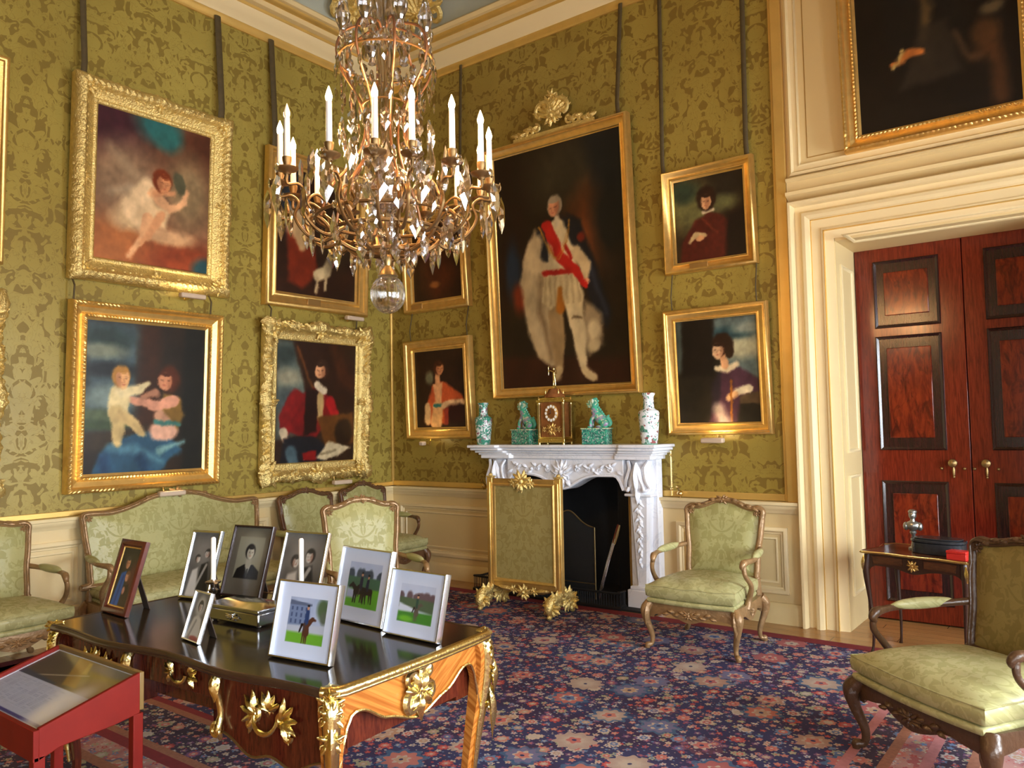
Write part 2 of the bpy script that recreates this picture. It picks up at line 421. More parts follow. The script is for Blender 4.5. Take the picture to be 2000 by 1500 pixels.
pane_glass = mk_glass('window pane glass', (1, 1, 1), .08)
thin_glass = mk_glass('display glass', (1, 1, 1), .02)
def emit(name, c, s):
    M = Mat(name); M.color(c).set(Emission_Color=tuple(c)+(1,), Emission_Strength=s); return M.m
flame_m = emit('lit candle bulb', (1, .80, .48), 28)
unlit_m = simple('clear unlit bulb', (.75, .62, .5), .1)
warmlamp = emit('picture lamp bulb', (1, .7, .32), 9)
# ------------------------------------------------------------------ painted canvases: colours carried by the vertices of a fine grid
class Cv:
    def __init__(s, w, h, px, c0, c1=None, seed=1):
        s.nu = max(8, int(px*w/max(w, h))); s.nv = max(8, int(px*h/max(w, h)))
        s.w, s.h = w, h; s.asp = w/h
        U, V = np.meshgrid(np.linspace(0, 1, s.nu+1), np.linspace(0, 1, s.nv+1)); s.U = U; s.V = V
        s.rd = np.random.RandomState(seed)
        c0 = np.array(c0)/255.; c1 = np.array(c1 if c1 is not None else c0*255)/255.
        n = s.noise(3)[..., None]; s.I = c0*(1-n)+c1*n
    def noise(s, k, k2=None):
        out = np.zeros_like(s.U); amp = 0
        for o in range(3):
            kk = int(k*2**o)+1; g = s.rd.rand(kk+2, kk+2); x = s.U*kk; y = s.V*kk; xi = x.astype(int); yi = y.astype(int)
            fx = x-xi; fy = y-yi; fx = fx*fx*(3-2*fx); fy = fy*fy*(3-2*fy)
            a = g[yi, xi]*(1-fx)+g[yi, xi+1]*fx; b = g[yi+1, xi]*(1-fx)+g[yi+1, xi+1]*fx
            out += (a*(1-fy)+b*fy)*.5**o; amp += .5**o
        return out/amp
    def put(s, a, col): a = np.clip(a, 0, 1)[..., None]; s.I = s.I*(1-a)+np.array(col)/255.*a
    def e(s, x, y, rx, ry, col, soft=.15, rot=0, k=1.0):          # soft ellipse; units of canvas width
        c, q = math.cos(R(rot)), math.sin(R(rot)); dx = (s.U-x); dy = (s.V-y)/s.asp
        a = (dx*c+dy*q)/rx; b = (-dx*q+dy*c)/(ry/1.0); d = np.sqrt(a*a+b*b)
        s.put(k*np.clip((1-d)/soft+.5, 0, 1), col)
    def s_(s, pts, rad, col, soft=.012, k=1.0):                    # tapered brush stroke
        P = np.array([(p[0], p[1]/s.asp) for p in pts]); rr = rad if isinstance(rad, (list, tuple)) else [rad]*len(pts)
        best = np.full(s.U.shape, 9.)
        for i in range(len(P)-1):
            a, b = P[i], P[i+1]; d = b-a; L = d@d+1e-12
            t = np.clip(((s.U-a[0])*d[0]+(s.V/s.asp-a[1])*d[1])/L, 0, 1)
            dist = np.hypot(s.U-(a[0]+t*d[0]), s.V/s.asp-(a[1]+t*d[1]))-(rr[i]*(1-t)+rr[i+1]*t); best = np.minimum(best, dist)
        s.put(k*np.clip(.5-best/soft, 0, 1), col)
    def p(s, pts, col, soft=.012, k=1.0):                          # soft polygon
        P = [(a, b/s.asp) for a, b in pts]; X = s.U; Y = s.V/s.asp; ins = np.zeros(X.shape, bool); best = np.full(X.shape, 9.)
        for i in range(len(P)):
            (x0, y0), (x1, y1) = P[i], P[(i+1) % len(P)]
            if y0 != y1: ins ^= ((y0 > Y) != (y1 > Y)) & (X < (x1-x0)*(Y-y0)/(y1-y0)+x0)
            dx, dy = x1-x0, y1-y0; L = dx*dx+dy*dy+1e-12; t = np.clip(((X-x0)*dx+(Y-y0)*dy)/L, 0, 1)
            best = np.minimum(best, np.hypot(X-x0-t*dx, Y-y0-t*dy))
        s.put(k*np.clip(.5-np.where(ins, -best, best)/soft, 0, 1), col)
    def grain(s, amt=.05, k=24):
        a, b = (s.noise(9)-.5)*.045+(s.noise(30)-.5)*.02, (s.noise(9)-.5)*.045+(s.noise(30)-.5)*.02      # loosened brush edges
        jj = np.clip((s.U+a)*s.nu, 0, s.nu).astype(int); ii = np.clip((s.V+b*s.asp)*s.nv, 0, s.nv).astype(int); s.I = (s.I[ii, jj]*2+s.I)/3
        g = 1+amt*2.4*(s.noise(k)-.5)+.34*(s.noise(10)-.5); s.I = np.clip(s.I*g[..., None], 0, 1)
    def face(s, x, y, r, col, hair, turn=0, hr=1.18, shade=(120, 70, 50)):
        s.e(x-turn*r*.1, y-r*.28*s.asp*1.0, r*hr, r*hr*1.12, hair, .25)
        s.e(x+turn*r*.15, y, r*.80, r*1.08, col, .2)
        s.e(x-turn*r*.45, y+r*.1*s.asp, r*.35, r*.9, shade, .9, 0, .45)
        for q in (-.32, .38): s.e(x+turn*r*.2+q*r, y-r*.1*s.asp, r*.17, r*.08, (60, 35, 30), .9, 0, .6)
        s.s_([(x+turn*r*.28, y-r*.1*s.asp), (x+turn*r*.34, y+r*.28*s.asp)], r*.05, shade, r*.12, .5)
        s.e(x+turn*r*.22, y+r*.52*s.asp, r*.22, r*.08, (160, 70, 60), .8, 0, .6)
        s.e(x+turn*r*.1, y-r*.85*s.asp, r*.62, r*.25, hair, .4)
def canvas_mesh(name, cv, M=None, varnish=False):
    lin = np.where(cv.I <= .04045, cv.I/12.92, ((cv.I+.055)/1.055)**2.4)
    if varnish: lin = lin*np.array([.84, .72, .56])           # yellowed varnish over old oil paint
    nu, nv = cv.nu, cv.nv; n = (nu+1)*(nv+1)
    co = np.stack([cv.U*cv.w, np.zeros_like(cv.U), (1-cv.V)*cv.h], -1).reshape(-1, 3)
    idx = np.arange(n).reshape(nv+1, nu+1); a = idx[1:, :-1]; b = idx[1:, 1:]; c = idx[:-1, 1:]; d = idx[:-1, :-1]
    q = np.stack([a, b, c, d], -1).reshape(-1, 4)
    me = bpy.data.meshes.new(name); me.vertices.add(n); me.vertices.foreach_set('co', co.ravel())
    me.loops.add(q.size); me.loops.foreach_set('vertex_index', q.ravel().astype(np.int32))
    me.polygons.add(len(q)); me.polygons.foreach_set('loop_start', np.arange(0, q.size, 4, dtype=np.int32)); me.update(calc_edges=True)
    at = me.color_attributes.new('paint', 'FLOAT_COLOR', 'POINT')
    at.data.foreach_set('color', np.concatenate([lin.reshape(-1, 3), np.ones((n, 1))], 1).ravel().astype(np.float32)); return me
def paintmat(name, rough, spec=.5, coat=0):
    M = Mat(name); a = M.new('Attribute'); a.attribute_name = 'paint'; M.color(a.outputs['Color']).set(Roughness=rough)
    M.b.inputs['Specular IOR Level'].default_value = spec; M.b.inputs['Coat Weight'].default_value = coat; M.b.inputs['Coat Roughness'].default_value = .08; return M.m
oil = paintmat('oil paint', .38, .35); photo_m = paintmat('photographic print', .3, .4); print_m = paintmat('printed sheet', .5, .3)
SK = (216, 166, 128); SKP = (232, 196, 164)
def cv_fairy(w, h):
    c = Cv(w, h, 150, (96, 62, 50), (150, 118, 96), 3)
    c.e(.1, .1, .3, .25, (64, 32, 48), 1); c.e(.95, .15, .3, .4, (84, 48, 36), 1); c.e(.5, .03, .18, .15, (40, 104, 116), .9); c.e(.6, .1, .12, .12, (42, 110, 120), .8)
    c.e(.15, .88, .5, .25, (168, 108, 66), .9); c.e(.8, .95, .4, .2, (124, 58, 36), .9); c.e(.97, .97, .12, .1, (30, 70, 90), .7); c.e(.2, .45, .25, .3, (150, 128, 108), 1, 20); c.e(.8, .45, .2, .3, (140, 124, 98), 1)
    c.s_([(.1, .25), (.3, .4), (.5, .45)], [.03, .05, .04], (176, 160, 138), .07, .6); c.s_([(.12, .55), (.3, .5), (.48, .5)], [.02, .05, .04], (190, 178, 158), .06, .7)
    c.e(.36, .66, .24, .13, (206, 184, 152), .5, -20); c.e(.62, .78, .24, .07, (196, 164, 134), .7); c.s_([(.42, .47), (.34, .62), (.42, .7)], [.07, .13, .09], (228, 208, 178), .05); c.p([(.38, .58), (.62, .6), (.6, .72), (.3, .72)], (226, 204, 172), .05)
    c.s_([(.44, .68), (.4, .82), (.28, .95)], [.05, .035, .018], (222, 178, 142), .02); c.s_([(.55, .64), (.45, .8), (.38, .86)], [.04, .03, .015], (210, 160, 124), .02)
    c.s_([(.48, .5), (.62, .59), (.76, .52), (.78, .44)], [.045, .035, .028, .02], (224, 180, 144), .02); c.s_([(.5, .5), (.66, .47)], [.03, .02], (206, 154, 118), .02)
    c.e(.71, .39, .05, .1, (84, 88, 72), .3, -20); c.face(.56, .42, .075, (208, 150, 112), (110, 48, 22), 1); c.grain(.08); return c
def cv_mother(w, h):
    c = Cv(w, h, 160, (28, 26, 24), (44, 34, 26), 5)
    c.p([(0, 0), (.45, 0), (.42, .45), (.4, .75), (0, .75)], (62, 84, 100), .1); c.e(.15, .12, .2, .09, (40, 62, 66), .8); c.e(.1, .2, .2, .06, (120, 136, 128), .9); c.e(.2, .32, .2, .06, (24, 32, 40), .8); c.e(.2, .5, .22, .1, (122, 150, 160), .8); c.e(.1, .62, .2, .05, (84, 106, 84), .8)
    c.e(.2, .68, .3, .04, (60, 82, 60), .8); c.p([(0, .72), (.5, .7), (.5, .85), (0, .85)], (52, 44, 32), .05); c.p([(.42, 0), (.6, 0), (.58, .7), (.4, .7)], (58, 34, 20), .09); c.p([(.8, 0), (1, 0), (1, 1), (.8, 1)], (22, 24, 22), .05)
    c.p([(.06, 1.02), (.12, .86), (.25, .77), (.5, .72), (.72, .78), (.8, .85), (.7, .92), (.6, 1.02)], (42, 86, 126), .03); c.s_([(.2, .83), (.4, .84), (.62, .93)], [.03, .04, .02], (84, 140, 178), .05, .8); c.s_([(.15, .9), (.18, .98)], .04, (28, 62, 112), .05, .8); c.s_([(.45, .9), (.5, 1)], .04, (24, 58, 104), .05, .8); c.s_([(.6, .86), (.82, .8)], [.03, .01], (110, 160, 180), .03)
    c.e(.64, .72, .13, .09, (216, 176, 164), .3); c.e(.66, .62, .11, .08, (200, 158, 138), .3); c.p([(.62, .46), (.78, .5), (.82, .62), (.76, .72), (.6, .55)], (130, 104, 48), .03); c.s_([(.56, .66), (.78, .68)], .018, (60, 126, 132), .02)
    c.s_([(.72, .52), (.55, .55), (.36, .51)], [.05, .042, .028], (214, 160, 142), .015); c.s_([(.56, .46), (.44, .5)], [.03, .02], (176, 130, 110), .02)
    c.e(.68, .37, .095, .12, (70, 36, 20), .3); c.face(.655, .385, .07, (222, 160, 130), (78, 38, 22), -1)
    c.s_([(.27, .47), (.26, .58)], [.075, .08], (222, 214, 172), .02); c.s_([(.28, .46), (.42, .44), (.5, .4)], [.045, .04, .02], (226, 220, 184), .02); c.s_([(.25, .6), (.26, .72), (.25, .8)], [.065, .045, .03], (206, 190, 140), .02); c.s_([(.3, .62), (.4, .68), (.46, .74)], [.055, .04, .022], (204, 186, 138), .02); c.e(.25, .8, .035, .015, (216, 200, 150), .4)
    c.face(.28, .37, .07, (224, 178, 130), (176, 132, 62), .8, 1.1); c.grain(.08); return c
def cv_red(w, h):
    c = Cv(w, h, 160, (36, 24, 18), (52, 34, 22), 7)
    c.p([(0, 0), (.2, 0), (.34, .3), (.38, .5), (.3, .75), (0, .8)], (92, 108, 110), .08); c.e(.1, .12, .14, .1, (50, 66, 72), .8); c.e(.15, .3, .15, .08, (150, 156, 144), .9); c.e(.12, .5, .12, .12, (70, 86, 96), .9)
    c.p([(.18, 0), (1, 0), (1, .6), (.5, .55), (.36, .42)], (44, 24, 14), .05); c.s_([(.24, .05), (.38, .3), (.45, .4)], .015, (120, 74, 34), .03, .7); c.s_([(.7, .05), (.85, .3), (1, .35)], [.05, .08, .06], (70, 36, 18), .08, .7)
    c.p([(.14, .62), (.28, .44), (.46, .38), (.7, .46), (.78, .62), (.6, .7), (.48, .8), (.2, .76), (.06, .7)], (116, 20, 24), .03); c.s_([(.24, .46), (.12, .62), (.12, .74)], [.08, .08, .05], (126, 24, 28), .03); c.p([(.36, .38), (.52, .4), (.5, .74), (.34, .78)], (34, 14, 12), .03)
    c.s_([(.66, .5), (.74, .6)], [.06, .05], (168, 26, 34), .03); c.s_([(.54, .44), (.54, .62)], [.035, .04], (176, 156, 112), .02); c.s_([(.5, .36), (.58, .4)], .04, (216, 210, 196), .02); c.s_([(.1, .75), (.12, .82)], [.05, .03], (196, 188, 170), .02); c.e(.13, .82, .035, .03, (206, 150, 112), .3)
    c.p([(.5, .62), (.98, .58), (1, .85), (.62, .86)], (92, 58, 24), .03); c.e(.85, .75, .12, .14, (36, 22, 14), .3); c.p([(.1, .8), (.45, .78), (.62, .86), (.6, 1.02), (.06, 1.02)], (24, 26, 36), .03); c.s_([(.18, .9), (.24, 1.02)], [.06, .05], (72, 98, 118), .03); c.p([(.32, .92), (.5, .9), (.5, .98), (.34, .98)], (130, 20, 22), .02)
    c.p([(.5, .96), (.66, .82), (.95, .88), (.8, .94), (.6, .99)], (196, 190, 168), .02); c.s_([(.56, .93), (.75, .9)], .01, (120, 112, 90), .02)
    c.face(.54, .24, .075, (222, 170, 134), (52, 32, 22), -1, 1.2); c.grain(.08); return c
def cv_dog(w, h):
    c = Cv(w, h, 120, (34, 22, 16), (58, 32, 18), 9)
    c.e(.2, .3, .14, .3, (40, 66, 96), .9); c.p([(.1, .4), (.4, .36), (.5, .8), (.3, .95), (.15, .9)], (120, 44, 24), .05); c.e(.22, .42, .13, .14, (206, 190, 156), .6); c.s_([(.22, .42), (.3, .6)], [.08, .05], (190, 164, 126), .04)
    c.face(.3, .24, .09, (210, 160, 122), (70, 44, 26), 1); c.s_([(.5, .82), (.6, .78), (.64, .7)], [.06, .06, .05], (216, 204, 170), .03); c.s_([(.5, .84), (.48, .95)], .016, (206, 190, 156), .02); c.s_([(.6, .82), (.6, .93)], .016, (206, 190, 156), .02); c.e(.66, .68, .05, .05, (214, 200, 168), .3); c.e(.75, .5, .2, .3, (46, 38, 26), 1); c.grain(); return c
def cv_brown(w, h):
    c = Cv(w, h, 90, (40, 22, 14), (66, 36, 18), 11); c.e(.5, .7, .3, .35, (78, 38, 18), .8); c.face(.5, .32, .11, (196, 146, 110), (60, 36, 20), 1); c.e(.45, .8, .1, .05, (150, 96, 48), .7); c.grain(); return c
def cv_orange(w, h):
    c = Cv(w, h, 130, (34, 20, 14), (56, 34, 20), 13)
    c.e(.3, .35, .08, .1, (110, 112, 90), .7); c.p([(.2, .75), (.34, .46), (.5, .4), (.66, .44), (.92, .58), (.98, .68), (.7, .7), (.62, .95), (.2, .95)], (196, 92, 52), .04); c.p([(.36, .44), (.56, .42), (.52, .68), (.4, .68)], (230, 176, 130), .03)
    c.s_([(.44, .74), (.4, .94)], [.1, .11], (226, 184, 134), .03); c.s_([(.24, .72), (.22, .9)], [.06, .07], (214, 186, 146), .03); c.s_([(.38, .71), (.56, .7)], .025, (52, 120, 120), .015); c.s_([(.56, .72), (.7, .68), (.95, .68)], [.05, .05, .04], (226, 196, 160), .03); c.e(.8, .82, .2, .14, (48, 18, 18), .5); c.s_([(.62, .78), (.6, .92)], .04, (150, 60, 50), .03)
    c.s_([(.47, .3), (.46, .42)], .045, (222, 168, 124), .02); c.face(.5, .25, .085, (214, 150, 106), (74, 38, 20), 1, 1.2); c.grain(.08); return c
def cv_big(w, h):
    c = Cv(w, h, 260, (22, 16, 12), (44, 30, 18), 17)
    c.p([(0, 0), (.35, .05), (.22, .4), (.12, .6), (0, .8)], (30, 14, 12), .1); c.e(.62, .12, .36, .22, (52, 46, 34), 1); c.e(.8, .36, .2, .25, (104, 54, 24), 1); c.e(.78, .42, .12, .12, (140, 70, 30), .9); c.e(.9, .35, .14, .3, (24, 24, 24), .9)
    c.e(.13, .5, .06, .2, (28, 44, 66), .8); c.e(.17, .62, .05, .1, (110, 40, 20), .9); c.p([(0, .86), (1, .9), (1, 1), (0, 1)], (50, 22, 14), .06); c.p([(.72, 0), (1, 0), (1, .3), (.8, .2)], (24, 26, 30), .1)
    # ermine lining and dark mantle
    c.p([(.33, .33), (.24, .42), (.18, .55), (.21, .72), (.3, .87), (.42, .92), (.5, .9), (.46, .5)], (176, 160, 128), .03); c.s_([(.28, .45), (.26, .6), (.34, .82)], [.04, .05, .05], (186, 172, 140), .05, .8); c.s_([(.36, .5), (.34, .68), (.42, .88)], [.015, .02, .02], (120, 100, 74), .04, .8)
    c.p([(.58, .3), (.68, .33), (.76, .48), (.88, .72), (.84, .78), (.74, .72), (.66, .5)], (22, 24, 34), .03); c.s_([(.72, .5), (.84, .72)], .01, (52, 58, 76), .04, .8); c.p([(.68, .66), (.8, .72), (.8, .84), (.7, .88), (.64, .8)], (148, 132, 104), .04); c.e(.74, .78, .05, .06, (190, 176, 142), .6); c.e(.74, .84, .04, .04, (180, 166, 132), .6)
    # legs
    c.s_([(.46, .7), (.47, .8), (.475, .92)], [.055, .05, .03], (150, 128, 92), .02); c.s_([(.6, .68), (.63, .8), (.66, .93)], [.06, .048, .028], (208, 194, 158), .02); c.s_([(.6, .72), (.65, .725)], .008, (110, 90, 64), .015); c.s_([(.47, .93), (.44, .955)], [.03, .025], (188, 168, 128), .015); c.s_([(.67, .94), (.72, .965)], [.032, .03], (206, 188, 148), .015)
    c.p([(.36, .53), (.64, .53), (.68, .64), (.66, .7), (.54, .68), (.5, .65), (.42, .68), (.35, .64)], (202, 188, 150), .02); 
    for i in range(7): c.s_([(.38+i*.042, .55), (.375+i*.045, .66)], .006, (150, 132, 96), .02, .7)
    c.s_([(.5, .6), (.5, .68)], [.015, .035], (166, 104, 34), .02)
    c.p([(.4, .33), (.5, .31), (.6, .33), (.64, .53), (.38, .53)], (214, 200, 164), .02); c.p([(.34, .35), (.42, .32), (.42, .48), (.35, .48)], (28, 30, 42), .02); c.p([(.54, .3), (.64, .34), (.68, .46), (.6, .42)], (24, 26, 36), .02)
    c.s_([(.32, .4), (.28, .47), (.36, .5)], [.06, .065, .045], (196, 180, 146), .03); c.s_([(.64, .46), (.7, .52), (.7, .56)], [.045, .04, .03], (190, 172, 136), .02); c.e(.71, .585, .025, .022, (210, 150, 116), .3); c.e(.38, .53, .02, .02, (206, 146, 112), .3)
    c.s_([(.42, .33), (.5, .46), (.62, .53), (.7, .6)], [.04, .04, .03, .02], (176, 30, 26), .012); c.s_([(.38, .525), (.64, .53)], .018, (166, 28, 24), .012); c.s_([(.55, .42), (.6, .48)], .014, (160, 26, 24), .012)
    pts = [(.36+.24*t, .33+.14*math.sin(PI*t)) for t in [i/10 for i in range(11)]]; c.s_(pts, .007, (176, 128, 50), .01); c.e(.68, .4, .03, .03, (110, 34, 24), .6)
    c.s_([(.505, .305), (.50, .33)], .020, (200, 190, 166), .02); c.face(.485, .265, .052, (206, 146, 112), (150, 140, 122), -1, 1.15)
    c.grain(.08); return c
def cv_boy(w, h, seed=19):
    c = Cv(w, h, 130, (34, 26, 20), (70, 56, 34), seed)
    c.e(.25, .35, .35, .3, (110, 112, 72), 1); c.e(.8, .2, .3, .2, (40, 34, 26), .9); c.e(.7, .35, .2, .1, (96, 100, 66), .9); c.e(.15, .15, .2, .15, (52, 70, 58), .9)
    c.p([(.05, 1.02), (.1, .75), (.3, .52), (.5, .44), (.7, .5), (.85, .6), (.9, 1.02)], (84, 30, 24), .04); c.p([(.75, .5), (1, .45), (1, 1), (.7, 1)], (24, 14, 14), .08); c.s_([(.4, .5), (.6, .7)], .008, (130, 60, 40), .03); c.s_([(.2, .76), (.3, .68), (.42, .7)], [.02, .04, .03], (206, 184, 140), .02); c.e(.36, .73, .06, .04, (216, 166, 122), .3)
    c.s_([(.42, .43), (.56, .42)], .025, (210, 200, 176), .02); c.e(.47, .27, .14, .17, (44, 26, 18), .3); c.face(.47, .31, .095, (226, 178, 136), (48, 28, 20), -.4, 1.25); c.grain(.08); return c
def cv_purple(w, h):
    c = Cv(w, h, 130, (26, 24, 22), (40, 36, 30), 23)
    c.p([(.45, 0), (1, 0), (1, .6), (.62, .5), (.5, .3)], (92, 112, 118), .08); c.e(.8, .3, .25, .12, (176, 180, 156), .9); c.e(.7, .15, .25, .07, (36, 70, 84), .8); c.e(.9, .12, .2, .06, (130, 146, 144), .8); c.p([(0, 0), (.1, 0), (.1, .5), (0, .5)], (70, 84, 84), .08); c.p([(.1, 0), (.48, 0), (.46, .55), (.06, .55)], (22, 18, 18), .05)
    c.p([(.4, .95), (.46, .6), (.6, .48), (.78, .48), (.98, .6), (1, .72), (.75, .8), (.7, 1.02), (.35, 1.02)], (72, 46, 66), .04); c.p([(.42, .6), (.55, .5), (.5, .9), (.4, .9)], (40, 34, 46), .04); c.p([(.75, .74), (1, .7), (1, .82), (.75, .82)], (80, 66, 50), .02); c.s_([(.72, .7), (.86, .68)], [.04, .05], (216, 210, 188), .02); c.s_([(.62, .76), (.7, .72)], [.03, .035], (220, 178, 136), .02); c.s_([(.66, .6), (.64, 1)], .012, (150, 96, 40), .015); c.s_([(.5, .85), (.55, 1)], [.06, .08], (190, 180, 180), .08, .8)
    c.s_([(.5, .48), (.62, .5), (.74, .45)], [.03, .04, .03], (216, 206, 180), .03); c.s_([(.58, .36), (.6, .46)], .045, (214, 168, 130), .02); c.e(.58, .25, .13, .12, (40, 24, 18), .3); c.e(.66, .33, .05, .08, (44, 28, 20), .3); c.face(.53, .32, .085, (226, 190, 156), (44, 26, 20), -1, 1.0); c.grain(.08); return c
def cv_dark(w, h):
    c = Cv(w, h, 110, (18, 14, 12), (28, 22, 18), 29)
    c.p([(.2, .1), (.4, .0), (.65, .05), (.7, .5), (.62, .8), (.3, .8), (.18, .5)], (22, 20, 20), .08); c.s_([(.42, .3), (.46, .42), (.44, .56)], [.02, .035, .03], (96, 80, 52), .04, .8); c.p([(.4, .5), (.58, .5), (.66, .78), (.28, .8)], (52, 46, 40), .05, .8); c.s_([(.24, .66), (.34, .62), (.42, .63)], [.02, .03, .02], (196, 122, 62), .02); c.s_([(.24, .68), (.3, .6)], .012, (190, 170, 110), .015)
    c.face(.42, .16, .07, (200, 146, 104), (70, 60, 50), 1); c.e(.8, .62, .08, .1, (74, 50, 30), .7); c.s_([(.74, .72), (.84, .7), (.88, .95)], [.03, .04, .05], (84, 54, 32), .06, .8); c.e(.84, .5, .06, .04, (92, 82, 62), .8); c.s_([(.62, .58), (.7, .72), (.76, .72)], .02, (86, 66, 50), .04, .8); c.grain(); return c
def cv_plain(w, h): return Cv(w, h, 40, (50, 36, 24), (80, 60, 36), 31)
# frame profiles: (inset from outer edge, height off the wall)
def prof_plain(b, d): return [(0, 0), (0, d*.7), (b*.06, d*.92), (b*.16, d), (b*.28, d*.92), (b*.34, d*.62), (b*.62, d*.45), (b*.72, d*.62), (b*.82, d*.62), (b*.86, d*.36), (b, d*.26), (b, 0)]
def prof_flat(b, d): return [(0, 0), (0, d*.75), (b*.08, d*.95), (b*.18, d), (b*.26, d*.8), (b*.34, d*.84), (b*.4, d*.62), (b*.75, d*.42), (b*.82, d*.55), (b*.9, d*.55), (b*.93, d*.3), (b, d*.25), (b, 0)]
def prof_carved(b, d): return [(0, 0), (0, d*.55), (b*.08, d*.75), (b*.2, d*.98), (b*.32, d*1.02), (b*.42, d*.85), (b*.48, d*.6), (b*.54, d*.62), (b*.6, d*.5), (b*.8, d*.36), (b*.86, d*.42), (b*.93, d*.4), (b, d*.25), (b, 0)]
def orn_bead(L_pitch, amp, rows):
    def f(t, L, pi_, s):
        n = max(2, round(L/L_pitch)); return (amp*abs(math.sin(PI*n*t)) if pi_ in rows else 0, 0)
    return f
def orn_rococo(amp, plane):
    def f(t, L, pi_, s):
        if pi_ == 0 or pi_ > 6: return (0, 0)
        n = max(4, round(L/.17)); a = 2*PI*n*t
        wv = .5+.5*math.sin(a)*math.cos(a*2.3+pi_*1.3); e = math.exp(-((t-.5)/.09)**2)+math.exp(-(t/.07)**2)+math.exp(-((1-t)/.07)**2)
        return (amp*(wv*.9+.35*math.sin(a*3.1+pi_*2)+.5*min(1, e)), (plane*(.5+.5*math.sin(a*.5+1)+1.3*min(1, e)+.3*math.sin(a*2)) if pi_ <= 3 else plane*.3*min(1, e)))
    return f
TILT = .0447
def painting(label, wall, a0, a1, z0, z1, border, depth, kind, paint, cords=(), plaque=None, lamp=None, crest=False, mat=gold, tilt=TILT, zc=5.66, lampw=.24):
    """a0..a1 along the wall (x on the back wall, y on the left wall), hung leaning slightly forward"""
    w, h = a1-a0, z1-z0
    if wall != 'left': t = thing('framed_painting', label, 'painting', (a0, -.004 if wall == 'back' else -.03, z0), (tilt, 0, 0))
    else: t = thing('framed_painting', label, 'painting', (.004, a0, z0), (tilt, 0, R(90)))
    bl, br, bb, bt = border
    prof = {'plain': prof_plain, 'flat': prof_flat, 'carved': prof_carved, 'rococo': prof_carved, 'bead': prof_plain}[kind](1, depth)
    # per-side borders: build with unit border then remap
    b = .5*(bl+br); prof = [(i*b, o) for i, o in prof]
    orn = None; ns = 1
    if kind == 'carved': orn = orn_rococo(.014, .006); ns = 150
    if kind == 'rococo': orn = orn_rococo(.028, .022); ns = 110
    if kind == 'bead': orn = orn_bead(.035, .009, (2, 3, 7, 8)); ns = 160
    mb = MB().add(rframe(w, h, prof, ns, orn))
    if kind in ('carved', 'rococo'):
        sd = random.Random(int(a0*100)); sz = .085 if kind == 'carved' else .12
        for cx, cz in ((b*.45, b*.45), (w-b*.45, b*.45), (b*.45, h-b*.45), (w-b*.45, h-b*.45)): cluster(mb, T(cx, -depth*.8, cz), sz*1.15, sd.randint(1, 99), 9)
        for cx, cz in ((w/2, b*.35), (w/2, h-b*.35), (b*.35, h/2), (w-b*.35, h/2)): cluster(mb, T(cx, -depth*.8, cz), sz*.95, sd.randint(1, 99), 8)
        if kind == 'rococo':
            for q in (.27, .73):
                for cx, cz in ((w*q, b*.3), (w*q, h-b*.3)): mb.add(leaf((cx, cz), (cx+(.14 if q < .5 else -.14), cz), .07, .04), T(0, -depth*.9, 0)); mb.add(scroll((cx, cz), .05, 1.2, 0, 1, .016), T(0, -depth*.9, 0))
                for cx, cz in ((b*.3, h*q), (w-b*.3, h*q)): mb.add(leaf((cx, cz), (cx, cz+(.18 if q < .5 else -.18)), .07, .04), T(0, -depth*.9, 0)); mb.add(scroll((cx, cz), .05, 1.2, 90, 1, .016), T(0, -depth*.9, 0))
    fr = obj('frame', mb, mat, t, smooth=50)
    cw, ch = w-2*b, h-2*b
    cv = paint(cw+.02, ch+.02); me = canvas_mesh('canvas', cv, varnish=True); me.materials.append(oil)
    co = bpy.data.objects.new('canvas', me); COL.objects.link(co); co.parent = t; co.location = (b-.01, -depth*.24, b-.01)
    if kind == 'bead' or kind == 'carved': pass
    obj('backing_board', MB().add(box(.02, w-.02, -.012, -.002, .02, h-.02)), backing, t)
    if plaque is not None: obj('name_plate', MB().add(box(w*plaque-.085, w*plaque+.085, -depth*.66-.006, -depth*.5, b*.3, b*.75)), plaque_m, t, bevel=.003)
    if lamp is not None:
        l = MB().add(box(w*lamp-lampw/2, w*lamp+lampw/2, -depth-.10, -depth-.035, -.065, -.02)); L = obj('picture_lamp', l, whiteplast, t, bevel=.012)
        obj('lamp_arm', MB().add(tube([(w*lamp, -depth-.06, -.05), (w*lamp, -depth*.5, -.07), (w*lamp, -.01, .03)], .008, 6)), brass, L)
    if crest:
        c = MB(); M0 = T(w*.52, -depth*.6, h)
        c.add(scroll((-.12, .2), .17, .75, -30, 1, .03, 16), M0); c.add(scroll((.12, .2), .17, .75, 210, -1, .03, 16), M0)
        for a in range(9): c.add(leaf((0, .16), (.24*math.cos(PI*(.1+.1*a)), .17+.22*math.sin(PI*(.1+.1*a))), .07, .03), M0)
        cluster(c, M0 @ T(0, -.01, .17), .13, 3, 9); cluster(c, M0 @ T(0, -.01, .36), .07, 5, 7)
        for sgn in (-1, 1):
            for k in range(4): c.add(leaf((sgn*(.16+k*.08), .11-k*.02), (sgn*(.27+k*.08), .06-k*.012+.05*(k % 2)), .06, .03), M0); c.add(scroll((sgn*(.2+k*.075), .08-k*.015), .05, 1.2, 90, sgn, .016, 12), M0)
        c.add(box(-.48, .48, -.02, .0, -.01, .03), M0)
        obj('carved_crest', c, gold_carved, t)
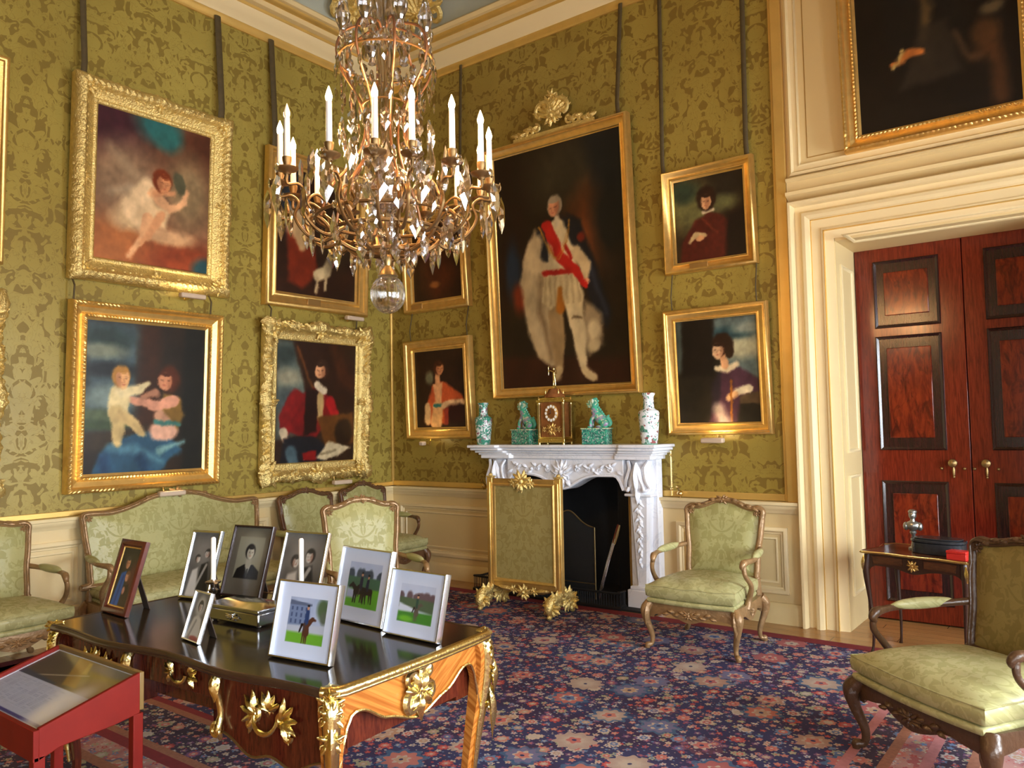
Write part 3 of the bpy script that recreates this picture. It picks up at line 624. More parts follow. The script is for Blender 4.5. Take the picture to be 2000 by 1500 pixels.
    for q in cords:                                    # sleeved hanging chains running up to the cornice
        zt = zc-z0; lean = math.tan(tilt)
        zb_ = h-.05
        wd = q[1] if isinstance(q, tuple) else .028; qx = (q[0] if isinstance(q, tuple) else q)*w
        zt = (q[2]-z0) if isinstance(q, tuple) and len(q) > 2 else zt
        obj('hanging_chain', MB().add(tube([(qx, -.005, zb_), (qx, -.02+(zt-h)*math.sin(0), h+.12), (qx, zt*lean-.028, zt)], [wd]*3, 8, fy=.45 if wd > .01 else 1, up=(0, 1, 0))), cordm, t)
    return t
def build_paintings():
    painting('painting of a winged child in white on brown clouds, in a wide carved gilt frame', 'left', -3.661, -2.222, 2.92, 4.615, (.205,)*4, .12, 'carved', cv_fairy, cords=((.06, .026), (.94, .034)), lamp=.70, mat=gold_carved)
    painting('painting of a mother in blue skirt holding a baby, above the settee', 'left', -3.671, -2.316, 1.166, 2.735, (.15,)*4, .10, 'bead', cv_mother, cords=((.03, .008, 2.95), (.93, .008, 2.95)), lamp=.62, mat=gold)
    painting('painting of a seated figure with a white dog, dark and half hidden behind the chandelier', 'left', -1.805, -.445, 2.91, 4.52, (.16,)*4, .09, 'plain', cv_dog, cords=((.08, .034), (.9, .008)), plaque=.45, lamp=.8, mat=gold)
    painting('painting of a man in a red coat, in a bright scrolled rococo frame', 'left', -1.848, -.462, 1.135, 2.745, (.18,)*4, .09, 'rococo', cv_red, cords=((.07, .008, 2.93), (.88, .008, 2.93)), lamp=.68, mat=gold_carved)
    painting('upper framed picture cut by the left edge of the photo', 'left', -5.45, -4.135, 2.95, 4.545, (.13,)*4, .08, 'plain', cv_plain, cords=((.2, .02), (.8, .02)), mat=gold)
    painting('lower framed picture with a carved corner at the left edge of the photo', 'left', -5.5, -4.15, 1.2, 2.7, (.18,)*4, .09, 'rococo', cv_plain, mat=gold_carved)
    painting('full-length painting of a robed man with red sash over the fireplace', 'back', 1.588, 3.301, 1.934, 4.540, (.105,)*4, .10, 'flat', cv_big, cords=((.93, .022),), crest=True, mat=gold)
    painting('painting of a boy in a brown cloak, upper gilt frame right of the fireplace', 'back', 3.589, 4.427, 2.979, 3.905, (.10,)*4, .09, 'plain', cv_boy, cords=((.0, .02), (.93, .022)), plaque=.38, mat=gold)
    painting('painting of a youth in a purple coat with white cuff, lamp-lit lower frame', 'back', 3.564, 4.506, 1.54, 2.650, (.105,)*4, .07, 'flat', cv_purple, cords=((.08, .006, 3.0), (.90, .006, 3.0)), lamp=.48, mat=gold, lampw=.2)
    painting('painting of a lady in an orange dress leaning on her arm, left of the fireplace', 'back', .307, 1.294, 1.523, 2.637, (.13,)*4, .09, 'plain', cv_orange, cords=((.07, .006, 2.98), (.93, .006, 2.98)), lamp=.33, mat=gold, lampw=.06)
    painting('small dark brown portrait in the corner behind the chandelier', 'back', .284, 1.261, 2.96, 4.10, (.13,)*4, .09, 'plain', cv_brown, cords=((.1, .02), (.9, .02)), plaque=.2, mat=gold)
    t = painting('very dark portrait of a figure with outstretched hand, hung above the doorway', 'over', 5.165, 6.475, 3.735, 5.40, (.125,)*4, .10, 'bead', cv_dark, cords=((.2, .01), (.8, .01)), mat=gold, tilt=.06)
    # the one picture lamp that is clearly switched on
    for x, y, z, e in ((4.02, -.19, 1.53, 1.6), (.66, -.22, 1.50, .5)):
        l = bpy.data.lights.new('picture_lamp_light', 'AREA'); l.shape = 'RECTANGLE'; l.size = .18; l.size_y = .03; l.energy = e; l.color = (1, .72, .35)
        o = bpy.data.objects.new('picture_lamp_light', l); COL.objects.link(o); o.location = (x, y, z); o.rotation_euler = (R(158), 0, 0)
    for x, y, z, e in ((.24, -2.65, 2.90, 1.2), (.22, -2.83, 1.14, .35)):
        l = bpy.data.lights.new('picture_lamp_light', 'AREA'); l.shape = 'RECTANGLE'; l.size = .03; l.size_y = .18; l.energy = e; l.color = (1, .74, .38)
        o = bpy.data.objects.new('picture_lamp_light', l); COL.objects.link(o); o.location = (x, y, z); o.rotation_euler = (0, R(158), 0)
build_paintings()
# ------------------------------------------------------------------ the room
ZC = 5.63
blind_m = simple('cream linen blind', (.62, .56, .42), .9)
def build_room():
    struct('floor', MB().add(box(-.3, RX+.3, RY-.3, .9, -.08, 0)), oak)
    struct('ceiling', MB().add(box(-.3, RX+.3, RY-.3, .3, RZ, RZ+.1)), simple('gilded ceiling plaster', (.42, .30, .13), .6, 0, .2, 2))
    struct('wall_left', MB().add(box(-.2, 0, RY, 0, 0, RZ)), dam_y)
    b = MB()
    for q in ((-.2, 1.92, 0, RZ), (3.16, 4.60, 0, RZ), (1.92, 3.16, 1.24, RZ)): b.add(box(q[0], q[1], 0, .2, q[2], q[3]))
    struct('wall_back', b, dam_x)
    b = MB().add(box(4.60, 5.03, 0, .62, 0, RZ)).add(box(6.67, RX+.2, 0, .62, 0, RZ)).add(box(5.03, 6.67, 0, .62, 3.09, RZ))
    struct('wall_doorway', b, cream)
    struct('wall_light_block', MB().add(box(4.9, 6.8, .64, .70, 0, 3.2)), soot)  # unseen dark slab added to stop outside light showing through the door gaps
    b = MB().add(box(-.2, 6.6, RY-.2, RY, 0, RZ)).add(box(8.1, RX+.2, RY-.2, RY, 0, RZ)).add(box(6.6, 8.1, RY-.2, RY, 0, .72)).add(box(6.6, 8.1, RY-.2, RY, 2.8, RZ))
    struct('wall_front', b, dam_x)
    b = MB()
    for x in (6.6, 7.33, 8.04): b.add(box(x, x+.06, RY-.15, RY-.05, .72, 2.8))
    for z in (.72, 1.4, 2.08, 2.74): b.add(box(6.6, 8.1, RY-.15, RY-.05, z, z+.05))
    w = struct('window_4', b, cream_hi); struct('pane', MB().add(box(6.62, 8.08, RY-.11, RY-.10, .75, 2.78)), pane_glass, w)
    b = MB(); ys = [RY]+sum([[y-.78, y+.78] for y in sorted(WIN)], [])+[0]
    for i in range(0, len(ys), 2): b.add(box(RX, RX+.25, ys[i], ys[i+1], 0, RZ))
    for y in WIN: b.add(box(RX, RX+.25, y-.78, y+.78, 0, .72)).add(box(RX, RX+.25, y-.78, y+.78, 4.7, RZ))
    struct('wall_right', b, dam_y)
    for i, y in enumerate(WIN):
        b = MB()
        for q in (-.78, .70): b.add(box(RX-.03, RX+.18, y+q, y+q+.08, .72, 4.7))
        for z in (.72, 2.66, 4.62): b.add(box(RX-.03, RX+.18, y-.78, y+.78, z, z+.08))
        for k in (-.25, .25): b.add(box(RX+.08, RX+.12, y+k-.015, y+k+.015, .72, 4.7))
        for k in range(1, 6): b.add(box(RX+.08, RX+.12, y-.78, y+.78, .72+k*.66-.015, .72+k*.66+.015))
        w = struct('window_%d' % (i+1), b, cream_hi, bevel=.004)
        bl = obj('window_blind', MB().add(box(RX+.19, RX+.20, y-.77, y+.77, 2.75, 4.69)), blind_m); tag(bl, 'unseen cream blind added across the upper half of the %s right wall window to keep daylight low' % ('first', 'middle', 'last')[i], 'blind')  # unseen blind added to hold the daylight off the upper walls
        struct('pane', MB().add(box(RX+.095, RX+.10, y-.75, y+.75, .76, 4.65)), pane_glass, w)
    # cornice and cove, left and back walls
    bands = [('gilt', [(0, 0), (.018, 0), (.02, .03), (.035, .045), (.04, .075), (0, .075)]),
             ('cream', [(0, .075), (.045, .075), (.06, .10), (.10, .125), (.135, .165), (.155, .20), (0, .20)]),
             ('gilt', [(0, .20), (.165, .20), (.175, .222), (0, .222)]),
             ('cream', [(0, .222), (.20, .222), (.235, .225), (.24, .275), (0, .275)]),
             ('gilt', [(0, .275), (.25, .275), (.285, .30), (.29, .315), (0, .315)]),
             ('cream', [(0, .315), (.33, .315), (.35, .35), (.33, .375), (0, .375)])]
    n = 0
    for k, prof in bands:
        n += 1
        for nm, p0, p1, o in (('left', (0, RY, ZC), (0, 0, ZC), (1, 0, 0)), ('back', (0, 0, ZC), (RX, 0, ZC), (0, -1, 0)), ('right', (RX, RY, ZC), (RX, 0, ZC), (-1, 0, 0))):
            s = struct('trim_cornice_'+nm, MB().add(run(prof, p0, p1, o)), gilt_band if k == 'gilt' else cream_hi if n == 2 else cream, smooth=50)
    cove = simple('cove plaster', (.42, .44, .36), .6, 0, .1, 3)
    cp = [(.30, .37)]+[(.30+.9*(1-math.cos(a)), .37+.75*math.sin(a)) for a in [PI/2*i/8 for i in range(1, 9)]]+[(1.2, 1.3), (-.0, 1.3)]
    struct('trim_cove_left', MB().add(run(cp, (0, RY, ZC), (0, 0, ZC), (1, 0, 0))), cove, smooth=60)
    struct('trim_cove_back', MB().add(run(cp, (0, 0, ZC), (RX, 0, ZC), (0, -1, 0))), cove, smooth=60)
    # gilt fillets around the silk
    b = MB().add(box(0, 1.70, -.018, 0, .985, 1.045)).add(box(3.45, 4.60, -.018, 0, .985, 1.045)).add(box(4.60, 4.685, -.05, 0, .985, ZC+.04)).add(box(4.575, 4.605, -.03, 0, .985, ZC)).add(box(.0, .022, -.03, 0, .985, ZC))
    struct('trim_fillet_back', b, gilt_band, bevel=.006)
    struct('trim_fillet_left', MB().add(box(0, .018, RY, 0, .985, 1.03)).add(box(0, .025, -.022, 0, .985, ZC)), gilt_band, bevel=.004)
    # dado: rail, panels, baseboard
    rail = [(0, 0), (.02, 0), (.035, .03), (.05, .04), (.055, .065), (.075, .07), (.08, .095), (0, .095)]
    base = [(0, 0), (.045, 0), (.045, .13), (.035, .15), (.02, .165), (0, .165)]
    for nm, segs, o in (('back', [((0, 0), (1.62, 0)), ((3.42, 0), (4.70, 0))], (0, -1, 0)), ('left', [((0, RY), (0, 0))], (1, 0, 0))):
        for (a, c) in segs:
            ov = Vector(o)*.03
            struct('trim_dado_rail_'+nm, MB().add(run(rail, (a[0]+ov.x, a[1]+ov.y, .89), (c[0]+ov.x, c[1]+ov.y, .89), o)), cream_hi, smooth=50)
            struct('baseboard_'+nm, MB().add(run(base, (a[0]+ov.x, a[1]+ov.y, 0), (c[0]+ov.x, c[1]+ov.y, 0), o)), cream)
    b = MB().add(box(0, 1.62, -.03, 0, 0, .90)).add(box(3.42, 4.70, -.03, 0, 0, .90))
    struct('trim_dado_back', b, cream)
    struct('trim_dado_left', MB().add(box(0, .03, RY, 0, 0, .90)), cream)
    pp = [(0, 0), (0, .02), (.012, .028), (.03, .028), (.045, .012), (.055, .012), (.06, 0)]
    def panel(nm, w, h, M):
        b = MB().add(rframe(w, h, pp), M).add(rframe(w-.17, h-.17, [(0, 0), (0, .008), (.012, .012), (.02, 0)]), M @ T(.085, 0, .085))
        struct(nm, b, cream_hi)
    panel('trim_panel_back', .98, .54, T(3.61, -.03, .235))
    panel('trim_panel_back', 1.40, .56, T(.15, -.03, .235))
    for y in (-1.45, -3.2, -4.95): panel('trim_panel_left', 1.45, .56, T(.03, y, .235) @ rot('Z', 90))
    # doorcase
    # profile across the casing, from outer edge (x=4.70) towards the opening
    cs = [(0, 0), (0, .10), (.012, .12), (.03, .12), (.04, .10), (.045, .045), (.085, .04), (.095, .06), (.11, .085), (.135, .09), (.16, .075), (.17, .05), (.175, .045), (.245, .04), (.25, .055), (.265, .06), (.275, .045), (.31, .035), (.34, .03), (.34, 0)]
    v = []; f = []; n = len(cs); rings = [(4.70, 1, 0, 0), (4.70, 1, 3.43, -1), (7.0, -1, 3.43, -1), (7.0, -1, 0, 0)]
    for (x, sx, z, sz) in rings:
        for ins, out in cs: v.append((x+sx*ins, -out, z+sz*ins))
    for r in range(3):
        for j in range(n-1): f.append((r*n+j, (r+1)*n+j, (r+1)*n+j+1, r*n+j+1))
    f += [tuple(range(n)), tuple(range(4*n-1, 3*n-1, -1))]
    struct('trim_door_casing', MB().add((v, f)), cream_hi, smooth=30)
    g = MB()
    for ins in (.168, .268): g.add(box(4.70+ins, 4.70+ins+.006, -.062 if ins > .2 else -.056, -.04, 0, 3.43-ins)).add(box(4.70+ins, 7.0-ins, -.062 if ins > .2 else -.056, -.04, 3.43-ins-.006, 3.43-ins))
    struct('trim_door_gilding', g, gilt_band)
    lin = MB().add(box(5.025, 5.045, -.02, .56, 0, 3.09)).add(box(6.655, 6.675, -.02, .56, 0, 3.09)).add(box(5.03, 6.67, -.02, .56, 3.07, 3.095))
    struct('trim_door_lining', lin, cream)
    jp = [(0, 0), (0, .010), (.012, .016), (.022, .012), (.03, 0)]
    b = MB()
    for z0, h in ((.25, .95), (1.38, 1.52)): b.add(rframe(.36, h, jp), T(5.045, .1, z0) @ rot('Z', 90))
    b.add(rframe(1.40, .36, jp), T(5.15, .1, 3.07) @ rot('X', 90)) 
    struct('trim_lining_panels', b, cream_hi)
    # overdoor: ledge, band, panel
    ov = MB().add(run([(0, 0), (.03, 0), (.05, .02), (.09, .035), (.10, .06), (0, .06)], (4.69, 0, 3.45), (7.02, 0, 3.45), (0, -1, 0)))
    ov.add(run([(0, 0), (.05, 0), (.05, .09), (0, .09)], (4.69, 0, 3.51), (7.02, 0, 3.51), (0, -1, 0)))
    ov.add(run([(0, 0), (.055, 0), (.075, .012), (.075, .03), (.04, .05), (0, .05)], (4.69, 0, 3.60), (7.02, 0, 3.60), (0, -1, 0)))
    struct('trim_overdoor_ledge', ov, cream, smooth=45)
    struct('trim_overdoor_panel', MB().add(rframe(2.26, 1.93, [(0, 0), (0, .03), (.02, .045), (.035, .02), (.07, .018), (.08, .028), (.09, 0)]), T(4.71, 0, 3.66)), cream_hi)
    struct('trim_overdoor_line', MB().add(rframe(2.0, 1.66, [(0, 0), (0, .004), (.006, .004), (.006, 0)]), T(4.85, 0, 3.79)), gold_dark)
    # mahogany double doors
    for i, x0 in enumerate((5.05, 5.852)):
        W = .80
        d = struct('door_%d' % (i+1), MB().add(box(x0, x0+W-.004, .54, .60, .012, 3.072)), mahog, bevel=.004)
        rows = [(2.40, 2.96), (1.39, 2.33), (.16, 1.14)]
        for (z0, z1) in rows:
            pw = W-.31; M = T(x0+.145, .54, z0)
            struct('panel_molding', MB().add(rframe(pw, z1-z0, [(0, 0), (0, .012), (.008, .02), (.02, .012), (.03, .004), (.03, 0)]), M), mahog_dk, d)
            struct('panel_banding', MB().add(box(x0+.17, x0+.145+pw-.025, .532, .541, z0+.025, z1-.025)), mahog_dk, d)
            struct('raised_panel', MB().add(box(x0+.145+.08, x0+.145+pw-.08, .522, .534, z0+.10, z1-.10)), mahog_fl, d, bevel=.006)
        s = -1 if i else 1; hx = x0+(W-.125 if i == 0 else .10)
        k = MB().add(rot_lathe([(.001, .0), (.026, .0), (.026, .006), (.012, .012), (.011, .03), (.028, .04), (.034, .052), (.03, .066), (.014, .074), (.001, .076)], 16), T(hx, .54, 1.29))
        h = struct('door_handle', k, brass_old, d)
        struct('keyhole_drop', MB().add(tube([(0, -.012, -.03), (0, -.014, -.06), (0, -.012, -.10)], [.006, .011, .007], 8)).add(ell((0, -.013, -.11), (.008, .008, .01), 8, 6)), brass_old, h).location = (hx, .54, 1.29)
        for q in (-.085, .075): struct('door_boss', MB().add(ell((hx+q, .535, 1.245), (.012, .012, .012), 10, 6)), brass_old, d)
    # gilt shell ornaments on the cove
    for (x, y, z, a, s) in ((.52, -.95, 6.22, 90, .34), (.95, -.52, 6.22, 0, .34), (.62, -.62, 6.16, 45, .26)):
        o = MB(); M = T(x, y, z) @ rot('Z', a) @ rot('X', 38)
        for k in range(9):
            an = PI*(.02+.12*k); o.add(leaf((.04*math.cos(an), -.1), (s*math.cos(an)*1.1, -.1+s*math.sin(an)*1.1), .11, .06), M)
        o.add(scroll((-s*.55, -.16), .11, 1.3, 60, 1, .035), M); o.add(scroll((s*.55, -.16), .11, 1.3, 120, -1, .035), M); cluster(o, M @ T(0, -.02, -.12), .16, 7)
        obj('trim_gilt_shell', o, gold_carved)['kind'] = 'structure'
    for (x0, y0, dx, dy, a) in ((.50, -1.75, 0, -.75, 90), (1.75, -.50, .75, 0, 0)):
        for k in range(3):
            o = MB(); M = T(x0+dx*k, y0+dy*k, 6.2) @ rot('Z', a) @ rot('X', 38)
            for j in range(10): o.add(leaf((-.34+.075*j, .02+.12*math.sin(j*.7)), (-.27+.075*j, -.09+.1*math.sin(j*.7)), .07, .03), M)
            o.add(scroll((0, .16), .14, 1.4, 0, 1, .03), M); cluster(o, M, .15, 20+k)
            obj('trim_gilt_garland', o, gold_carved)['kind'] = 'structure'
def rot_lathe(prof, n=16):                       # lathe whose axis points out of the wall (towards -y)
    v, f = lathe(prof, n); return [(x, -z, y) for x, y, z in v], f
build_room()
def build_carpet():
    z = .012
    t = thing('carpet', 'large floral carpet with navy ground and pink rosettes covering the floor', 'carpet', (0, 0, 0))
    def slab(n, mat, x0, x1, y0, y1, zz=z, lab=None):
        return obj(n, MB().add(box(x0, x1, y0, y1, 0.001, zz)), mat, t, lab)
    slab('woven_field', car_field, .55, 5.62, -3.92, -.54)
    slab('red_edge', car_red, .30, 6.66, -.54, -.42, z+.001)
    slab('red_edge', car_red, .30, .42, -5.1, -.54, z+.001)
    slab('border_band', car_border, .42, .55, -4.9, -.54, z+.0005)
    y = -3.92
    for w, m in ((.05, car_red), (.05, car_tan), (.30, car_border), (.05, car_tan), (.07, car_red), (.14, car_rose), (.06, car_tan), (.4, car_border)):
        slab('border_stripe' if w < .13 else 'border_band', m, .42, 5.62, y-w, y, z+(.0005 if w > .1 else .001)); y -= w
    x = 5.62
    for w, m in ((.05, car_pink), (.11, car_border), (.05, car_tan), (.11, car_rose), (.05, car_pink), (.13, car_border), (.05, car_tan)):
        slab('border_stripe' if w < .1 else 'border_band', m, x, x+w, -5.04, -.54, z+(.0005 if w > .08 else .001)); x += w
    r = obj('rug', MB().add(box(6.22, 8.2, -5.6, -1.1, .001, .010)), car_rose); tag(r, 'pink patterned rug under the right foreground armchair, beside the big carpet', 'rug')
build_carpet()
# ------------------------------------------------------------------ fireplace
def build_fireplace():
    cx = 2.54
    t = thing('fireplace', 'carved white marble chimneypiece with serpentine opening', 'fireplace', (cx, 0, 0))
    # breakfront shelf: sections over the jambs step forward
    def shelf(hw, d, z0, z1):
        o = [(-hw, 0), (-hw, -d), (-hw+.36, -d), (-hw+.39, -d+.035)]+[(-hw+.39+(2*hw-.78)*i/12, -d+.035-.02*math.sin(PI*i/12)) for i in range(1, 12)]+[(hw-.39, -d+.035), (hw-.36, -d), (hw, -d), (hw, 0)]
        return vprism(o, z0, z1)
    obj('mantel_shelf', MB().add(shelf(1.06, .40, 1.432, 1.462)).add(shelf(1.04, .375, 1.405, 1.432)).add(shelf(1.01, .335, 1.38, 1.405)), marble, t, bevel=.008)
    obj('cornice_molding', MB().add(shelf(.96, .295, 1.325, 1.38)).add(shelf(.98, .31, 1.36, 1.38)), marble, t, bevel=.005)
    # frieze with serpentine lower edge
    top = 1.325; pts = []
    N = 40
    for i in range(N+1):
        u = -1+2*i/N; x = u*.66; a = abs(u)
        z = 1.165-.115*math.exp(-(a/.30)**2)*1.15 - (.13*max(0, (a-.86)/.14)**2)
        pts.append((x, z))
    out = pts+[(.66, top), (-.66, top)]
    fr = obj('frieze', MB().add(prism(out, -.245, -.05)), marble, t, bevel=.006)
    c = MB(); c.add(tube([(x, -.25, z+.012) for x, z in pts], .014, 6)); obj('frieze_edge', c, marble, fr)
    c = MB(); M0 = T(0, -.245, 0)
    cluster(c, M0 @ T(0, -.01, 1.20), .12, 2, 11)
    for k in range(7): c.add(leaf((0, 1.16), (.13*math.cos(PI*(.05+.15*k)), 1.19+.14*math.sin(PI*(.05+.15*k))), .05, .03), M0)
    c.add(leaf((0, 1.16), (0, 1.04), .10, .04), M0); c.add(leaf((-.04, 1.13), (-.1, 1.06), .07, .03), M0); c.add(leaf((.04, 1.13), (.1, 1.06), .07, .03), M0)
    obj('shell_carving', c, marble, fr)
    for s in (-1, 1):
        c = MB()
        for k in range(8):
            x = s*(.17+k*.06); z = 1.245+.03*math.sin(k*1.5); c.add(leaf((x, z), (x+s*.07, z+.04*(-1)**k), .045, .022), M0); 
            if k % 2 == 0: c.add(scroll((x, z-.02), .028, 1.1, 90*k, s, .012, 12), M0)
            if k % 3 == 0: c.add(ell((x, -.015, z+.01), (.018, .016, .018), 8, 6), M0)
        obj('floral_carving', c, marble, fr)
    # jambs
    for s in (-1, 1):
        j = obj('jamb', MB().add(box(min(s*.66, s*.94), max(s*.66, s*.94), -.13, -.03, 0, 1.33)), marble, t, bevel=.006)
        jx = s*.80
        sh = [(.13, .19), (.13, .165)]
        # tapering herm shaft
        v = []; f = []
        for z, hw, d in ((.20, .062, .20), (.22, .06, .20), (.98, .098, .225), (1.0, .10, .23)):
            v += [(jx-hw, -.10, z), (jx-hw, -d+.02, z), (jx-hw+.02, -d, z), (jx+hw-.02, -d, z), (jx+hw, -d+.02, z), (jx+hw, -.10, z)]
        for r in range(3):
            for q in range(5): f.append((r*6+q, r*6+q+1, r*6+q+7, r*6+q+6))
        f += [(18, 19, 20, 21, 22, 23)]
        obj('shaft', MB().add((v, f)), marble, j)
        obj('plinth', MB().add(box(jx-.125, jx+.125, -.25, -.03, 0, .17)).add(box(jx-.105, jx+.105, -.235, -.03, .17, .20)), marble, j, bevel=.008)
        obj('capital_band', MB().add(box(jx-.135, jx+.135, -.25, -.03, .995, 1.02)), marble, j, bevel=.008)
        cb = [(.10, 1.02), (.12, 1.06), (.125, 1.12), (.11, 1.17), (.085, 1.22), (.08, 1.27), (.095, 1.31), (.12, 1.325)]
        k = MB()
        def fn(u, w):
            i = w*(len(cb)-1); q = min(int(i), len(cb)-2); r_ = cb[q][0]*(1-i+q)+cb[q+1][0]*(i-q); z = cb[q][1]*(1-i+q)+cb[q+1][1]*(i-q)
            a = PI*(u); return (jx-math.cos(a)*r_, -.13-abs(math.sin(a))**.6*(r_*1.15), z)
        k.add(grid(fn, 16, 21)); obj('console', k, marble, j, smooth=60)
        k = MB(); M1 = T(jx, -.24, 0)
        for q in (-1, 1):
            k.add(tube([(q*.10, .02, 1.31), (q*.075, -.01, 1.24), (q*.10, -.03, 1.14), (q*.12, -.0, 1.07), (q*.085, -.035, 1.05), (q*.07, -.03, 1.08)], .016, 6, k=5), M1)
            k.add(leaf((0, 1.30), (q*.07, 1.06), .06, .03), T(jx, -.255, 0))
        k.add(leaf((0, 1.30), (0, 1.02), .075, .05), T(jx, -.26, 0)); k.add(leaf((0, 1.08), (0, .93), .07, .04), T(jx, -.24, 0))
        obj('acanthus_leaf', k, marble, j)
        k = MB(); rd = random.Random(8)
        for q in range(13):
            z = .95-q*.045; w = .055*(1-q/16); k.add(ell((jx+.01*math.sin(q*2), -.225+(q*.0015), z), (w*.5, .018, .026), 8, 6)); k.add(leaf((0, z), (w*(-1)**q, z-.05), .035, .02), T(jx, -.222+q*.001, 0))
        obj('husk_drop', k, marble, j)
    for q in (-.66, .625): obj('inner_slip', MB().add(box(q, q+.035, -.10, .02, 0, 1.14)), gold_dark, t)
    obj('firebox', MB().add(box(-.66, .66, .55, .57, 0, 1.3)).add(box(-.66, -.61, 0, .55, 0, 1.3)).add(box(.61, .66, 0, .55, 0, 1.3)).add(box(-.66, .66, 0, .57, 1.24, 1.3)), soot, t)
    obj('iron_surround', MB().add(box(-.60, -.50, .06, .09, .0, 1.2)).add(box(.42, .54, .06, .09, .0, 1.24)).add(box(-.6, .6, .06, .09, 1.12, 1.24)), blackm, t, bevel=.006)
    obj('hearth_slab', MB().add(box(-1.0, 1.0, -.36, .55, .001, .018)), soot, t)
    # fender
    f = thing('fireplace_fender', 'low pierced black fender on the hearth', 'fender', (cx, 0, 0))
    path = [(-.93, -.06), (-.93, -.34), (-.86, -.41), (.55, -.41), (.64, -.36), (.66, -.28), (.66, -.27)]
    P = smoothp([(x, y, 0) for x, y in path], 5)
    v = [(p.x, p.y, z) for z in (.03, .15) for p in P]+[(p.x*.99, p.y+.008, z) for z in (.03, .15) for p in P]; n = len(P)
    obj('base', MB().add(tube([(p.x, p.y, .022) for p in P], .022, 6, fy=.8)), blackm, f)
    obj('top_rail', MB().add(tube([(p.x, p.y, .155) for p in P], .011, 6)), blackm, f)
    b = MB()
    for i in range(0, n-1):
        p, q = P[i], P[i+1]; L = (q-p).length; m = max(1, int(L/.022))
        for k in range(m):
            r_ = p.lerp(q, k/m); b.add(tube([(r_.x, r_.y, .03), (r_.x, r_.y, .15)], .0045, 4, caps=False))
    obj('pierced_gallery', b, blackm, f)['kind'] = 'stuff'
    # spark guard
    g = thing('spark_guard', 'dark mesh fire guard with brass-edged arched top inside the hearth', 'fire guard', (cx, -.16, .02))
    tp = [(.29-.58*i/24, .66+.15*math.exp(-(((i/24)-.5)/.26)**2)) for i in range(25)]
    mesh_m = Mat('fine wire mesh'); nt = mesh_m.nt; mesh_m.color((.02, .02, .02)).set(Alpha=.72, Roughness=.5)
    obj('mesh', MB().add(prism([(-.29, .03), (.29, .03)]+tp, -.003, .003)), mesh_m.m, g)
    obj('brass_edge', MB().add(tube([(.29, -.0, .0)]+[(x, 0, z) for x, z in tp]+[(-.29, 0, 0)], .007, 6)), brass_old, g)
    obj('bottom_rail', MB().add(tube([(-.29, 0, .14), (.29, 0, .14)], .006, 6)), brass_old, g)
    # fire irons
    for k, (dx, lab, nm) in enumerate(((0, 'steel poker leaning against the right jamb, uppermost of the fire irons', 'poker'), (.035, 'steel fire tongs leaning in the fender beside the poker', 'tongs'))):
        q = thing(nm, lab, 'fire iron', (2.93+dx, -.30-dx, .04))
        obj('rod', MB().add(tube([(0, 0, 0), (.10, .02, .36), (.19, .04, .64)], .0065 if k == 0 else .008, 8)), silver, q)
        obj('grip', MB().add(tube([(.16, .033, .53), (.185, .04, .615), (.21, .045, .70)], [.009, .013, .008], 8)), mahog_fl if k == 0 else brass_old, q)
    # bell levers
    for x in (3.66, 1.42):
        q = thing('bell_lever', 'small brass bell lever on the dado rail %s the fireplace' % ('right of' if x > 3 else 'left of'), 'bell lever', (x, -.06, .985))
        obj('knob', MB().add(ell((0, 0, .038), (.028, .028, .028), 14, 10)).add(ell((-.025, 0, .095), (.012, .012, .014), 8, 6)), brass, q)
        obj('stem', MB().add(tube([(0, 0, .0), (0, 0, .06), (-.02, 0, .09)], .006, 6)), brass_old, q)
    q = obj('bell_pull_rod', MB().add(tube([(3.58, -.05, 1.0), (3.58, -.05, 1.40)], .008, 8)).add(ell((3.58, -.05, 1.06), (.016, .016, .016), 8, 6)).add(ell((3.58, -.05, 1.36), (.014, .014, .014), 8, 6)), brass)
    tag(q, 'thin vertical brass rod beside the right end of the mantel', 'rod')
build_fireplace()
